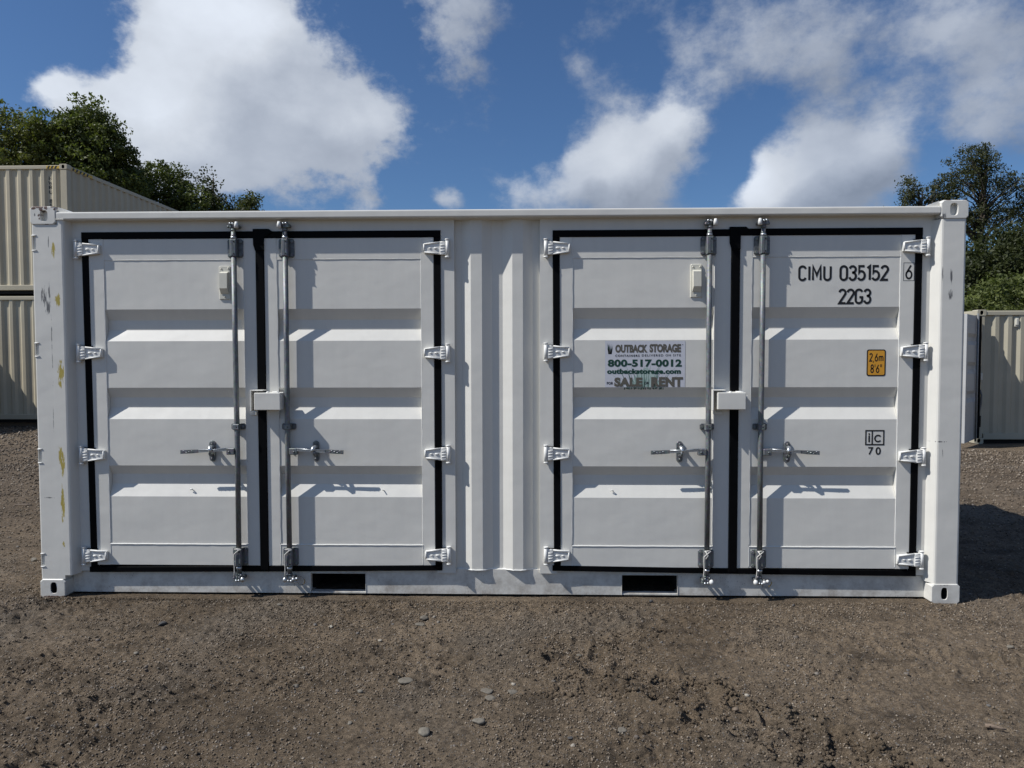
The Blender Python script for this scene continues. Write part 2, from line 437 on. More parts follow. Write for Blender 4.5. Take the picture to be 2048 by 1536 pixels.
class MB:
    def __init__(s):
        s.v, s.f, s.m, s.s = [], [], [], []
        s.mats = []

    def mi(s, name):
        if name not in s.mats:
            s.mats.append(name)
        return s.mats.index(name)

    def add(s, vs, fs, mat, smooth=False):
        o = len(s.v)
        s.v += [tuple(v) for v in vs]
        i = s.mi(mat)
        for f in fs:
            s.f.append(tuple(o + k for k in f))
            s.m.append(i)
            s.s.append(smooth)

    def box(s, x0, x1, y0, y1, z0, z1, mat, bev=0.0):
        if x1 < x0: x0, x1 = x1, x0
        if bev <= 0:
            vs = [(x, y, z) for x in (x0, x1) for y in (y0, y1) for z in (z0, z1)]
            s.add(vs, [(0, 1, 3, 2), (4, 6, 7, 5), (0, 4, 5, 1), (2, 3, 7, 6), (0, 2, 6, 4), (1, 5, 7, 3)], mat)
            return
        b = min(bev, abs(x1 - x0) / 2.01, abs(y1 - y0) / 2.01, abs(z1 - z0) / 2.01)
        P = ((x0, x1), (y0, y1), (z0, z1))
        I = ((x0 + b, x1 - b), (y0 + b, y1 - b), (z0 + b, z1 - b))
        vs, ix = [], {}
        for c in [(i, j, k) for i in (0, 1) for j in (0, 1) for k in (0, 1)]:
            for a in range(3):
                v = [I[q][c[q]] for q in range(3)]
                v[a] = P[a][c[a]]
                ix[c + (a,)] = len(vs)
                vs.append(tuple(v))
        fs = []
        for a in range(3):
            p_, q_ = [q for q in range(3) if q != a]
            for sd in (0, 1):
                cyc = [(0, 0), (1, 0), (1, 1), (0, 1)]
                f = []
                for (u_, v_) in cyc:
                    c = [0, 0, 0]
                    c[a], c[p_], c[q_] = sd, u_, v_
                    f.append(ix[tuple(c) + (a,)])
                fs.append(tuple(f))
        for a in range(3):              # edges running along a
            p_, q_ = [q for q in range(3) if q != a]
            for u_ in (0, 1):
                for v_ in (0, 1):
                    c0 = [0, 0, 0]; c1 = [0, 0, 0]
                    c0[a], c1[a] = 0, 1
                    c0[p_] = c1[p_] = u_
                    c0[q_] = c1[q_] = v_
                    c0, c1 = tuple(c0), tuple(c1)
                    fs.append((ix[c0 + (p_,)], ix[c0 + (q_,)], ix[c1 + (q_,)], ix[c1 + (p_,)]))
        for c in [(i, j, k) for i in (0, 1) for j in (0, 1) for k in (0, 1)]:
            fs.append((ix[c + (0,)], ix[c + (1,)], ix[c + (2,)]))
        s.add(vs, fs, mat)

    def prism(s, pts, y0, y1, mat, ch=0.0, axis='y'):
        """polygon pts (a, b) extruded from y0 (front) to y1; ch chamfers the front edge"""
        n = len(pts)
        cx = sum(p[0] for p in pts) / n
        cz = sum(p[1] for p in pts) / n

        def P(a, b, y):
            return (a, y, b) if axis == 'y' else ((a, b, y) if axis == 'z' else (y, a, b))
        if ch:
            r = max(max(abs(p[0] - cx) for p in pts), 1e-6)
            r2 = max(max(abs(p[1] - cz) for p in pts), 1e-6)
            fr = [(cx + (a - cx) * (1 - ch / r), cz + (b - cz) * (1 - ch / r2)) for a, b in pts]
            sg = 1 if y1 > y0 else -1
            vs = [P(a, b, y0) for a, b in fr] + [P(a, b, y0 + sg * ch) for a, b in pts] + [P(a, b, y1) for a, b in pts]
            fs = [tuple(range(n)), tuple(range(3 * n - 1, 2 * n - 1, -1))]
            for k in range(n):
                j = (k + 1) % n
                fs += [(k, j, n + j, n + k), (n + k, n + j, 2 * n + j, 2 * n + k)]
        else:
            vs = [P(a, b, y0) for a, b in pts] + [P(a, b, y1) for a, b in pts]
            fs = [tuple(range(n)), tuple(range(2 * n - 1, n - 1, -1))]
            for k in range(n):
                j = (k + 1) % n
                fs.append((k, j, n + j, n + k))
        s.add(vs, fs, mat)

    def sheet(s, prof, x0, x1, mat, axis='x'):
        """open profile [(y, z)] swept along x, or [(x, y)] swept along z"""
        n = len(prof)
        if axis == 'x':
            vs = [(x0, a, b) for a, b in prof] + [(x1, a, b) for a, b in prof]
        elif axis == 'z':
            vs = [(a, b, x0) for a, b in prof] + [(a, b, x1) for a, b in prof]
        else:
            vs = [(a, x0, b) for a, b in prof] + [(a, x1, b) for a, b in prof]
        s.add(vs, [(k, k + 1, n + k + 1, n + k) for k in range(n - 1)], mat)

    def tube(s, pts, r, mat, n=10, caps=True, closed=False):
        P = [Vector(p) for p in pts]
        rs = r if isinstance(r, (list, tuple)) else [r] * len(P)
        vs, fs = [], []
        up = None
        for i, q in enumerate(P):
            a = P[i - 1] if (i > 0 or closed) else q
            b = P[(i + 1) % len(P)] if (i < len(P) - 1 or closed) else q
            d = (b - a).normalized()
            if up is None:
                up = d.orthogonal().normalized()
            else:
                up = (up - d * up.dot(d))
                up = up.normalized() if up.length > 1e-5 else d.orthogonal().normalized()
            v = d.cross(up)
            for k in range(n):
                an = 2 * PI * k / n
                vs.append(q + (up * math.cos(an) + v * math.sin(an)) * rs[i])
        m_ = len(P)
        for i in range(m_ if closed else m_ - 1):
            for k in range(n):
                j = (k + 1) % n
                i2 = (i + 1) % m_
                fs.append((i * n + k, i * n + j, i2 * n + j, i2 * n + k))
        s.add(vs, fs, mat, True)
        if caps and not closed:
            s.add(vs[:n], [tuple(range(n))], mat)
            s.add(vs[-n:], [tuple(range(n))], mat)

    def ball(s, c, r, mat, n=8, sq=(1, 1, 1)):
        vs, fs = [], []
        m_ = n // 2 + 1
        for i in range(m_ + 1):
            th = PI * i / m_
            for k in range(n):
                a = 2 * PI * k / n
                vs.append((c[0] + r * sq[0] * math.sin(th) * math.cos(a), c[1] + r * sq[1] * math.sin(th) * math.sin(a), c[2] + r * sq[2] * math.cos(th)))
        for i in range(m_):
            for k in range(n):
                j = (k + 1) % n
                fs.append((i * n + k, i * n + j, (i + 1) * n + j, (i + 1) * n + k))
        s.add(vs, fs, mat, True)

    def build(s, name, parent=None, **props):
        me = bpy.data.meshes.new(name)
        me.from_pydata(s.v, [], s.f)
        for m_ in s.mats:
            me.materials.append(MAT[m_])
        me.polygons.foreach_set('material_index', s.m)
        me.polygons.foreach_set('use_smooth', s.s)
        me.validate()
        bmfix(me)
        o = bpy.data.objects.new(name, me)
        COL.objects.link(o)
        if parent is not None:
            o.parent = parent
        for k, v in props.items():
            o[k] = v
        return o


import bmesh


def bmfix(me):
    bm = bmesh.new()
    bm.from_mesh(me)
    bmesh.ops.remove_doubles(bm, verts=bm.verts, dist=1e-6)
    bmesh.ops.recalc_face_normals(bm, faces=bm.faces)
    bm.to_mesh(me)
    bm.free()


def thing(name, label, cat, loc=(0, 0, 0), group=None):
    o = bpy.data.objects.new(name, None)
    COL.objects.link(o)
    o.location = loc
    o.empty_display_size = 0.2
    o['label'] = label
    o['category'] = cat
    o['kind'] = 'thing'
    if group:
        o['group'] = group
    return o


def tag(o, label, cat, group=None):
    o['label'] = label
    o['category'] = cat
    o['kind'] = 'thing'
    if group:
        o['group'] = group
    return o


def copy_tree(o, parent=None):
    c = o.copy()
    COL.objects.link(c)
    c.parent = parent
    for ch in list(o.children):
        copy_tree(ch, c)
    return c


# ------------------------------------------------------------------ stencil lettering (stroked glyphs)


def arc(cx, cy, rx, ry, a0, a1, n=9):
    return [(cx + rx * math.cos(math.radians(a0 + (a1 - a0) * i / n)), cy + ry * math.sin(math.radians(a0 + (a1 - a0) * i / n))) for i in range(n + 1)]


GL = {
    'C': (.42, [arc(.21, .78, .21, .22, 12, 180) + arc(.21, .22, .21, .22, 180, 348)]),
    'I': (.0, [[(0, 0), (0, 1)]]),
    'M': (.50, [[(0, 0), (0, 1), (.25, .35), (.5, 1), (.5, 0)]]),
    'U': (.42, [[(0, 1)] + arc(.21, .22, .21, .22, 180, 360) + [(.42, 1)]]),
    '0': (.40, [arc(.2, .76, .2, .24, 0, 180) + arc(.2, .24, .2, .24, 180, 360) + [(.4, .76)]]),
    '3': (.40, [arc(.2, .77, .19, .23, 165, -75, 8) + [(.16, .53)], [(.16, .53)] + arc(.2, .27, .2, .27, 80, -165, 10)]),
    '5': (.40, [[(.38, 1), (.06, 1), (.04, .52)] + arc(.18, .32, .22, .32, 118, -150, 10)]),
    '1': (.18, [[(0, .86), (.16, 1), (.16, 0)]]),
    '2': (.40, [arc(.2, .77, .2, .23, 170, -35, 8) + [(0, 0), (.41, 0)]]),
    '6': (.42, [[(.36, 1), (.10, .55)] + arc(.21, .29, .21, .29, 150, 510, 16)]),
    'G': (.42, [arc(.21, .78, .21, .22, 15, 180) + arc(.21, .22, .21, .22, 180, 360) + [(.42, .44), (.24, .44)]]),
    '8': (.40, [arc(.2, .76, .17, .24, -90, 270, 14), arc(.2, .26, .2, .26, 90, 450, 14)]),
    '7': (.40, [[(0, 1), (.4, 1), (.12, 0)]]),
    'N': (.42, [[(0, 0), (0, 1), (.42, 0), (.42, 1)]]),
    'W': (.56, [[(0, 1), (.14, 0), (.28, .75), (.42, 0), (.56, 1)]]),
    'R': (.42, [[(0, 0), (0, 1)] + arc(.2, .76, .2, .24, 90, -90, 8) + [(0, .52)], [(.2, .52), (.42, 0)]]),
    'm': (.52, [[(0, 0), (0, .62)], arc(.13, .47, .13, .16, 180, 0, 6) + [(.26, 0)], arc(.39, .47, .13, .16, 180, 0, 6) + [(.52, 0)]]),
    ',': (.04, [[(.04, .06), (-.02, -.14)]]),
    "'": (.0, [[(0, 1), (0, .76)]]),
    '"': (.14, [[(0, 1), (0, .76)], [(.14, 1), (.14, .76)]]),
    'c': (.40, [arc(.2, .33, .2, .33, 35, 325, 14)]),
    'i': (.0, [[(0, 0), (0, .62)], [(0, .80), (0, .93)]]),
    ' ': (.16, []),
}


def ribbon(mb, pts, th, mapf, mat):
    n = len(pts)
    L, R = [], []
    for i in range(n):
        a = pts[max(i - 1, 0)]
        b = pts[min(i + 1, n - 1)]
        p = pts[i]
        d1 = Vector((p[0] - a[0], p[1] - a[1]))
        d2 = Vector((b[0] - p[0], b[1] - p[1]))
        if d1.length < 1e-6: d1 = d2
        if d2.length < 1e-6: d2 = d1
        d1.normalize(); d2.normalize()
        t_ = (d1 + d2)
        if t_.length < 1e-4: t_ = d1
        t_.normalize()
        nn = Vector((-t_.y, t_.x))
        cs = max(0.42, abs(nn.dot(Vector((-d1.y, d1.x)))))
        w_ = th / 2 / cs
        L.append((p[0] + nn.x * w_, p[1] + nn.y * w_))
        R.append((p[0] - nn.x * w_, p[1] - nn.y * w_))
    vs = [mapf(*q) for q in L] + [mapf(*q) for q in R]
    mb.add(vs, [(i, i + 1, n + i + 1, n + i) for i in range(n - 1)], mat)


def stroke_text(mb, s, x0, x1, z0, z1, y, mat, th=0.115, gap=0.24, vertical=False, mapxyz=None):
    """text fitted into the box x0..x1, z0..z1 at depth y"""
    f3 = mapxyz or (lambda a, b: (a, y, b))
    if vertical:
        n = len(s)
        ch = (z1 - z0) / n
        for i, c_ in enumerate(s):
            wd, st = GL[c_]
            h = ch * 0.72
            zz = z1 - (i + 1) * ch + ch * 0.14
            sx = (x1 - x0) / 0.42
            for p_ in st:
                ribbon(mb, [((q[0]) * 1.0 + (0.21 - wd / 2), q[1]) for q in p_], th, (lambda a, b, zz=zz, h=h: f3(x0 + a * sx, zz + b * h)), mat)
        return
    tot = sum(GL[c_][0] + gap for c_ in s) - gap + th
    sc = (x1 - x0) / tot
    H = (z1 - z0)
    x = th / 2
    for c_ in s:
        wd, st = GL[c_]
        for p_ in st:
            ribbon(mb, [(q[0] + x, th / 2 + q[1] * (1 - th)) for q in p_], th, (lambda a, b: f3(x0 + a * sc, z0 + b * H)), mat)
        x += wd + gap


def font_text(mb, s, x0, x1, z0, z1, y, mat, bold=0.0, space=1.0):
    cu = bpy.data.curves.new('lettering_source', 'FONT')
    cu.body = s
    cu.offset = bold
    cu.space_character = space
    cu.resolution_u = 3
    o = bpy.data.objects.new('lettering_source', cu)
    COL.objects.link(o)
    bpy.context.view_layer.update()
    dg = bpy.context.evaluated_depsgraph_get()
    me = bpy.data.meshes.new_from_object(o.evaluated_get(dg))
    co_ = np.empty(len(me.vertices) * 3)
    me.vertices.foreach_get('co', co_)
    co_ = co_.reshape(-1, 3)
    a, b = co_[:, 0].min(), co_[:, 0].max()
    c, d = co_[:, 1].min(), co_[:, 1].max()
    vs = [(x0 + (q[0] - a) / (b - a) * (x1 - x0), y, z0 + (q[1] - c) / (d - c) * (z1 - z0)) for q in co_]
    mb.add(vs, [tuple(p_.vertices) for p_ in me.polygons], mat)
    bpy.data.objects.remove(o)
    bpy.data.curves.remove(cu)
    bpy.data.meshes.remove(me)
# ------------------------------------------------------------------ ground
_rs = np.random.RandomState(11)
_LAT = _rs.rand(512, 512)


def vnoise(x, y, sc, ox=0.0, oy=0.0):
    X = np.asarray(x) / sc + ox + 1000.0
    Y = np.asarray(y) / sc + oy + 1000.0
    xi = np.floor(X).astype(int); yi = np.floor(Y).astype(int)
    fx = X - xi; fy = Y - yi
    fx = fx * fx * (3 - 2 * fx); fy = fy * fy * (3 - 2 * fy)
    a = _LAT[xi % 512, yi % 512]; b = _LAT[(xi + 1) % 512, yi % 512]
    c = _LAT[xi % 512, (yi + 1) % 512]; d = _LAT[(xi + 1) % 512, (yi + 1) % 512]
    return (a * (1 - fx) + b * fx) * (1 - fy) + (c * (1 - fx) + d * fx) * fy - 0.5


def sstep(v, a, b):
    t_ = np.clip((v - a) / (b - a), 0, 1)
    return t_ * t_ * (3 - 2 * t_)


def ground_h(x, y):
    x = np.asarray(x, float); y = np.asarray(y, float)
    far = sstep(y, 1.0, 11.0)
    h = far * np.clip(-0.0135 * (x - 3.0), -0.12, 0.0)
    h = h + 0.0225 * vnoise(x, y, 0.75) + 0.008 * vnoise(x, y, 0.26, 3.3, 1.7)
    # scraped, slightly streaky surface: ripples stretched left to right, tilted
    u = x * 0.94 + y * 0.34; v = -x * 0.34 + y * 0.94
    near = sstep(y, 9.0, 3.0)
    patch = sstep(vnoise(x, y, 0.9, 8.1, 2.2), -0.15, 0.25)
    h = h + near * patch * 0.011 * (np.abs(vnoise(u, v * 3.0, 0.17, 5.0, 9.0)) * -2 + 0.35)
    n1 = vnoise(x, y, 0.085, 1.1, 4.2); n2 = vnoise(x, y, 0.038, 2.7, 7.7); n3 = vnoise(x, y, 0.019, 9.7, 0.7)
    crumb = sstep(vnoise(x, y, 0.5, 4.4, 6.1), -0.2, 0.3)
    h = h + near * ((0.011 + 0.014 * crumb) * n1 + (0.013 + 0.016 * crumb) * n2 + (0.010 + 0.012 * crumb) * n3)
    # lugged tyre track crossing the near right
    for ox, oy, ang, wd, amp, p0, p1 in ((3.91, -1.25, -42.0, 0.31, 1.0, -0.9, 1.5), (2.2, -1.05, 14.0, 0.34, 0.45, -2.6, 1.1), (4.9, -0.75, -20.0, 0.3, 0.5, -1.4, 1.5)):
        ca, sa = math.cos(math.radians(ang)), math.sin(math.radians(ang))
        s_ = (x - ox) * ca + (y - oy) * sa
        q_ = -(x - ox) * sa + (y - oy) * ca
        q_ = q_ + 0.055 * vnoise(x, y, 0.16, 6.0, 2.0)
        s2 = s_ + 0.09 * vnoise(x, y, 0.15, 2.0, 8.0)
        inside = sstep(np.abs(q_), wd * 0.62, wd * 0.48) * sstep(s_, p0, p0 + 0.3) * sstep(s_, p1, p1 - 0.3)
        rim = np.exp(-((np.abs(q_) - wd * 0.55) / 0.020) ** 2) * sstep(s_, p0, p0 + 0.3) * sstep(s_, p1, p1 - 0.3)
        lug = np.exp(-((((s2 + 0.55 * np.abs(q_)) % 0.135) - 0.067) / 0.019) ** 2)
        mid = np.exp(-(q_ / 0.018) ** 2)
        brk = 0.45 + 1.3 * sstep(vnoise(x, y, 0.06, 3.9, 1.9), -0.25, 0.3)
        h = h + amp * (-0.010 * inside + 0.022 * inside * np.maximum(lug, mid * 0.8) * brk + 0.034 * rim * brk)
    # flat where the container stands
    edge = sstep(y, -0.10, 0.02) * sstep(y, 2.7, 2.45) * sstep(x, -0.10, 0.0) * sstep(x, 6.2, 6.07)
    h = h * (1 - edge) + (-0.004 + 0.2 * np.minimum(h, 0.01)) * edge
    hz = sstep(y, 24.0, 60.0)
    return h * (1 - hz)


def axis_lines(fine0, fine1, step, lo, hi, grow=1.12):
    a = list(np.arange(fine0, fine1 + 1e-9, step))
    s_ = step; v = fine1
    up = []
    while v < hi:
        s_ = s_ * grow; v += s_; up.append(v)
    s_ = step; v = fine0
    dn = []
    while v > lo:
        s_ = s_ * grow; v -= s_; dn.append(v)
    return np.array(dn[::-1] + a + up)


gx = axis_lines(-0.5, 7.1, 0.0120, -600, 600, 1.07)
gy = axis_lines(-2.4, 0.05, 0.0112, -300, 900, 1.035)
GX, GY = np.meshgrid(gx, gy)
GZ = ground_h(GX, GY)
nx, ny = len(gx), len(gy)
vv = np.stack([GX, GY, GZ], -1).reshape(-1, 3)
ii = np.arange(nx * ny).reshape(ny, nx)
ff = np.stack([ii[:-1, :-1], ii[:-1, 1:], ii[1:, 1:], ii[1:, :-1]], -1).reshape(-1, 4)


def np_mesh(name, V, F, mat, smooth=False, k=4):
    me = bpy.data.meshes.new(name)
    me.vertices.add(len(V))
    me.vertices.foreach_set('co', np.ascontiguousarray(V, dtype=np.float32).ravel())
    me.loops.add(F.size)
    me.loops.foreach_set('vertex_index', F.ravel().astype(np.int32))
    me.polygons.add(len(F))
    me.polygons.foreach_set('loop_start', np.arange(0, F.size, k, dtype=np.int32))
    me.polygons.foreach_set('loop_total', np.full(len(F), k, dtype=np.int32))
    if smooth:
        me.polygons.foreach_set('use_smooth', np.ones(len(F), dtype=bool))
    me.update(calc_edges=True)
    me.materials.append(MAT[mat])
    o = bpy.data.objects.new(name, me)
    COL.objects.link(o)
    return o


g = np_mesh('ground', vv, ff, 'dirt', True)
g['kind'] = 'structure'

# ------------------------------------------------------------------ the white side-opening container
BOXC = thing('shipping_container', 'white steel container with four closed side doors and galvanised lock rods, nearest in the yard', 'container')
L_, D_, H_ = 6.058, 2.438, 2.591


def casting(x0, x1, y0, y1, z0, z1, mat, hole, deep, cut=0.016, parent=None, flip=False):
    """corner casting with an oval hole in its front face; y0 is the front"""
    mb = MB()
    hx, hz, rx, rz = hole
    poly = [(x0 + cut, z0), (x1 - cut, z0), (x1, z0 + cut), (x1, z1 - cut), (x1 - cut, z1), (x0 + cut, z1), (x0, z1 - cut), (x0, z0 + cut)]
    angs = sorted(set([2 * PI * k / 28 for k in range(28)] + [math.atan2(b - hz, a - hx) % (2 * PI) for a, b in poly]))
    out, inn = [], []
    for an in angs:
        d = (math.cos(an), math.sin(an))
        best = 9
        for i in range(8):
            a, b = poly[i], poly[(i + 1) % 8]
            ex, ez = b[0] - a[0], b[1] - a[1]
            den = d[0] * ez - d[1] * ex
            if abs(den) < 1e-12: continue
            t_ = ((a[0] - hx) * ez - (a[1] - hz) * ex) / den
            u_ = ((a[0] - hx) * d[1] - (a[1] - hz) * d[0]) / den
            if t_ > 0 and -1e-6 <= u_ <= 1 + 1e-6: best = min(best, t_)
        out.append((hx + d[0] * best, hz + d[1] * best))
        e = 1 / ((abs(d[0]) / rx) ** 3 + (abs(d[1]) / rz) ** 3) ** (1 / 3)
        inn.append((hx + d[0] * e, hz + d[1] * e))
    n = len(angs)
    cx, cz = (x0 + x1) / 2, (z0 + z1) / 2
    ch = 0.005
    sg = 1 if y1 > y0 else -1
    rings = [[(p[0], y0 + sg * deep, p[1]) for p in inn], [(p[0], y0 + sg * 0.004, p[1]) for p in inn],
             [(hx + (p[0] - hx) * 1.08, y0, hz + (p[1] - hz) * 1.06) for p in inn],
             [(cx + (p[0] - cx) * (1 - ch / (x1 - x0) * 2), y0, cz + (p[1] - cz) * (1 - ch / (z1 - z0) * 2)) for p in out],
             [(p[0], y0 + sg * ch, p[1]) for p in out], [(p[0], y1, p[1]) for p in out]]
    vs = [v for r in rings for v in r]
    fs = []
    for r in range(5):
        for k in range(n):
            j = (k + 1) % n
            fs.append((r * n + k, r * n + j, (r + 1) * n + j, (r + 1) * n + k))
    fs.append(tuple(range(5 * n, 6 * n)))
    if deep > 0.05:
        mb.add(vs, fs[n:], mat)
        mb.add(vs[:2 * n], fs[:n] + [tuple(range(n))], 'black_coat_and_shade')  # hole lining coloured black in place of its inner shade
    else:
        mb.add(vs, fs + [tuple(range(n))], mat)
    return mb


hs = (0.024, 0.036)
for nm, a in (('tl', (0.0, 0.172, 0.0, 0.162, 2.473, 2.591, 'casting_rusty', (0.094, 2.530, .024, .036), 0.030)),
              ('tr', (5.884, 6.058, 0.0, 0.162, 2.473, 2.591, 'casting_white', (5.966, 2.532, .024, .038), 0.028)),
              ('bl', (0.0, 0.171, 0.0, 0.162, -0.004, 0.123, 'casting_white', (0.092, 0.064, .021, .037), 0.10)),
              ('br', (5.874, 6.058, 0.0, 0.162, -0.006, 0.125, 'casting_white', (5.958, 0.062, .020, .038), 0.10))):
    mb = casting(*a)
    if nm == 'bl':
        mb.tube([(0.088, 0.03, 0.09), (0.096, 0.035, 0.05), (0.118, 0.03, 0.058)], 0.004, 'zinc_bright', 6)
    mb.build('corner_casting', BOXC)
for a in ((0.0, 0.172, D_, D_ - .162, 2.473, 2.591), (5.886, 6.058, D_, D_ - .162, 2.473, 2.591), (0.0, 0.172, D_, D_ - .162, -.004, .12), (5.886, 6.058, D_, D_ - .162, -.004, .12)):
    casting(*a, 'casting_white', ((a[0] + a[1]) / 2, (a[4] + a[5]) / 2, .024, .036), 0.03).build('corner_casting', BOXC)

# corner posts (front left one with four hinge slots on its outer edge)
mb = MB()
full = [(0.006, .17), (0.006, .014), (0.009, .008), (0.016, .006), (0.203, .006), (.213, .0085), (.220, .016), (.240, .07), (.240, .17)]
slot = [(0.034, .17), (0.034, .006), (0.203, .006), (.213, .0085), (.220, .016), (.240, .07), (.240, .17)]
zs = [0.149, 0.210, 0.291, 0.906, 0.992, 1.613, 1.695, 2.308, 2.400, 2.473]
for i in range(len(zs) - 1):
    if i % 2 == 0:
        mb.prism(full, zs[i], zs[i + 1], 'white_post_left', axis='z')
    else:
        mb.prism(slot, zs[i], zs[i + 1], 'white_post_left', axis='z')
        mb.box(0.006, 0.0095, 0.009, 0.05, zs[i], zs[i + 1], 'white_post_left')
        mb.box(0.0095, 0.034, 0.0155, 0.05, zs[i], zs[i + 1], 'white_paint')
        for zz in (zs[i] - .006, zs[i + 1] - .0):          # weld bead lips round the slot
            mb.tube([(0.0075, .0055, zz + .003), (0.038, .0055, zz + .003)], 0.0042, 'white_hinge', 6)
mb.prism([(0.006, .17), (0.006, .014), (0.016, .006), (0.1685, .006), (0.1685, .17)], 0.123, 0.149, 'white_post_left', axis='z')
mb.prism([(0.176, .17), (0.176, .006), (0.203, .006), (.213, .0085), (.220, .016), (.236, .07), (.236, .17)], 2.473, 2.504, 'white_post_left', axis='z')
mb.box(0.173, 0.226, -0.002, 0.05, 2.5035, 2.5085, 'white_paint', 0.001)
mb.build('corner_post', BOXC, label='front left corner post with yellow scuffs and dark scratches')
mb = MB()
mb.prism([(6.052, .17), (6.052, .018), (6.046, .009), (6.036, .006), (5.906, .006), (5.897, .008), (5.890, .015), (5.862, .07), (5.862, .17)], 0.125, 2.4725, 'white_post_right', axis='z')
mb.build('corner_post', BOXC)
for xa in (0.006, 5.892):
    mb = MB(); mb.box(xa, xa + 0.16, D_ - 0.17, D_ - 0.006, 0.12, 2.473, 'white_paint', 0.006); mb.build('corner_post', BOXC)

# top rail, header plate, jambs
mb = MB()
mb.sheet([(.16, 2.553), (.016, 2.555), (.006, 2.553), (.001, 2.549), (.0, 2.543), (.0, 2.512), (.003, 2.506), (.010, 2.503), (.062, 2.503), (.066, 2.50), (.16, 2.50)], 0.176, 5.881, 'white_paint')
mb.build('top_rail', BOXC)
mb = MB()
mb.box(0.205, 2.70, 0.0685, 0.12, 2.40, 2.5025, 'white_paint')
mb.box(3.41, 5.884, 0.0685, 0.12, 2.40, 2.5025, 'white_paint')
mb.build('header', BOXC)
for xa, xb, yy in ((0.2385, 0.335, .070), (2.655, 2.7785, .066), (3.3405, 3.455, .066), (5.78, 5.864, .070)):
    mb = MB()
    mb.box(xa, xb, yy, 0.1205, 0.16, 2.5022, 'white_paint')
    mb.build('jamb', BOXC)
for s_, xx in ((1, 0.176), (-1, 5.881)):
    mb = MB()
    vs = [(xx, .02, 2.5545), (xx + s_ * .0, .02, 2.589), (xx + s_ * .085, .02, 2.5555), (xx, .16, 2.5545), (xx, .16, 2.589), (xx + s_ * .085, .16, 2.5555)]
    mb.add(vs, [(0, 1, 2), (3, 4, 5), (0, 1, 4, 3), (1, 2, 5, 4), (0, 2, 5, 3)], 'white_paint')
    mb.build('gusset', BOXC)

# bottom rail with two forklift pockets
mb = MB()
YB = 0.086


def brl(x):    # upper edge of the rail, cambered
    return 0.150 + 0.030 * (1 - ((x - 3.03) / 2.87) ** 2)


cuts = [0.1715, 1.0, 1.798, 2.168, 2.73, 3.39, 3.887, 4.256, 5.0, 5.8735]
for a, b in zip(cuts[:-1], cuts[1:]):
    pocket = abs(a - 1.798) < 1e-6 or abs(a - 3.887) < 1e-6
    zl = 0.147 if pocket else 0.012
    vs = [(a, YB, zl), (b, YB, zl), (b, YB, brl(b)), (a, YB, brl(a)), (a, YB + .12, zl), (b, YB + .12, zl), (b, YB + .12, brl(b)), (a, YB + .12, brl(a))]
    mb.add(vs, [(0, 1, 2, 3), (3, 2, 6, 7), (0, 1, 5, 4)], 'white_paint_low')
    if pocket:
        mb.box(a + .001, b - .001, YB + .001, YB + .05, 0.0125, 0.022, 'white_paint_low')
        mb.box(a - .002, b + .002, YB - .004, YB + .03, 0.1465, 0.1505, 'white_paint_low', 0.001)
        for q in (a - .003, b):
            mb.box(q, q + .003, YB - .003, YB + .03, 0.0125, 0.146, 'white_paint_low')
mb.sheet([(YB, .012), (YB + .05, .012)], 0.172, 5.873, 'white_paint_low')
mb.build('bottom_rail', BOXC)
mb = MB()          # black-coated underside; fork tunnel faces carry their shade as black colour
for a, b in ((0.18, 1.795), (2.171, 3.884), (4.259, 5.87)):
    mb.box(a, b, 0.21, 2.27, 0.016, 0.145, 'black_coat_and_shade')
mb.box(0.18, 5.87, 0.21, 2.27, 0.147, 0.17, 'black_coat_and_shade')
mb.box(1.795, 2.171, 1.2, 1.21, 0.016, 0.146, 'black_coat_and_shade')
mb.box(3.884, 4.259, 1.2, 1.21, 0.016, 0.146, 'black_coat_and_shade')
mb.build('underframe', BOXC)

# fixed corrugated panel between the door pairs
mb = MB()
F_, R_ = 0.0645, 0.1005
pr = [(2.7785, R_), (2.822, R_), (2.887, F_), (2.960, F_), (3.025, R_), (3.095, R_), (3.160, F_), (3.229, F_), (3.293, R_), (3.3405, R_)]
mb.sheet(pr, 0.176, 2.503, 'white_paint', 'z')
rnd = random.Random(5)
pts = []
x = 2.7785
while x < 3.34:
    yy = np.interp(x, [q[0] for q in pr], [q[1] for q in pr])
    pts.append((x, yy - 0.002, 0.1805 + rnd.uniform(-.0015, .0015)))
    x += 0.012
mb.tube(pts, 0.0045, 'white_hinge', 6)          # weld bead along its foot
mb.build('corrugated_panel', BOXC)


def corrugate(a0, a1, f, r, period, duty=0.28):
    n = max(1, round((a1 - a0) / period))
    p_ = (a1 - a0) / n
    out = [(a0, r)]
    for i in range(n):
        b = a0 + i * p_
        out += [(b + p_ * (0.5 - duty / 2 - .23), r), (b + p_ * (0.5 - duty / 2), f), (b + p_ * (0.5 + duty / 2), f), (b + p_ * (0.5 + duty / 2 + .23), r)]
    out.append((a1, r))
    return out


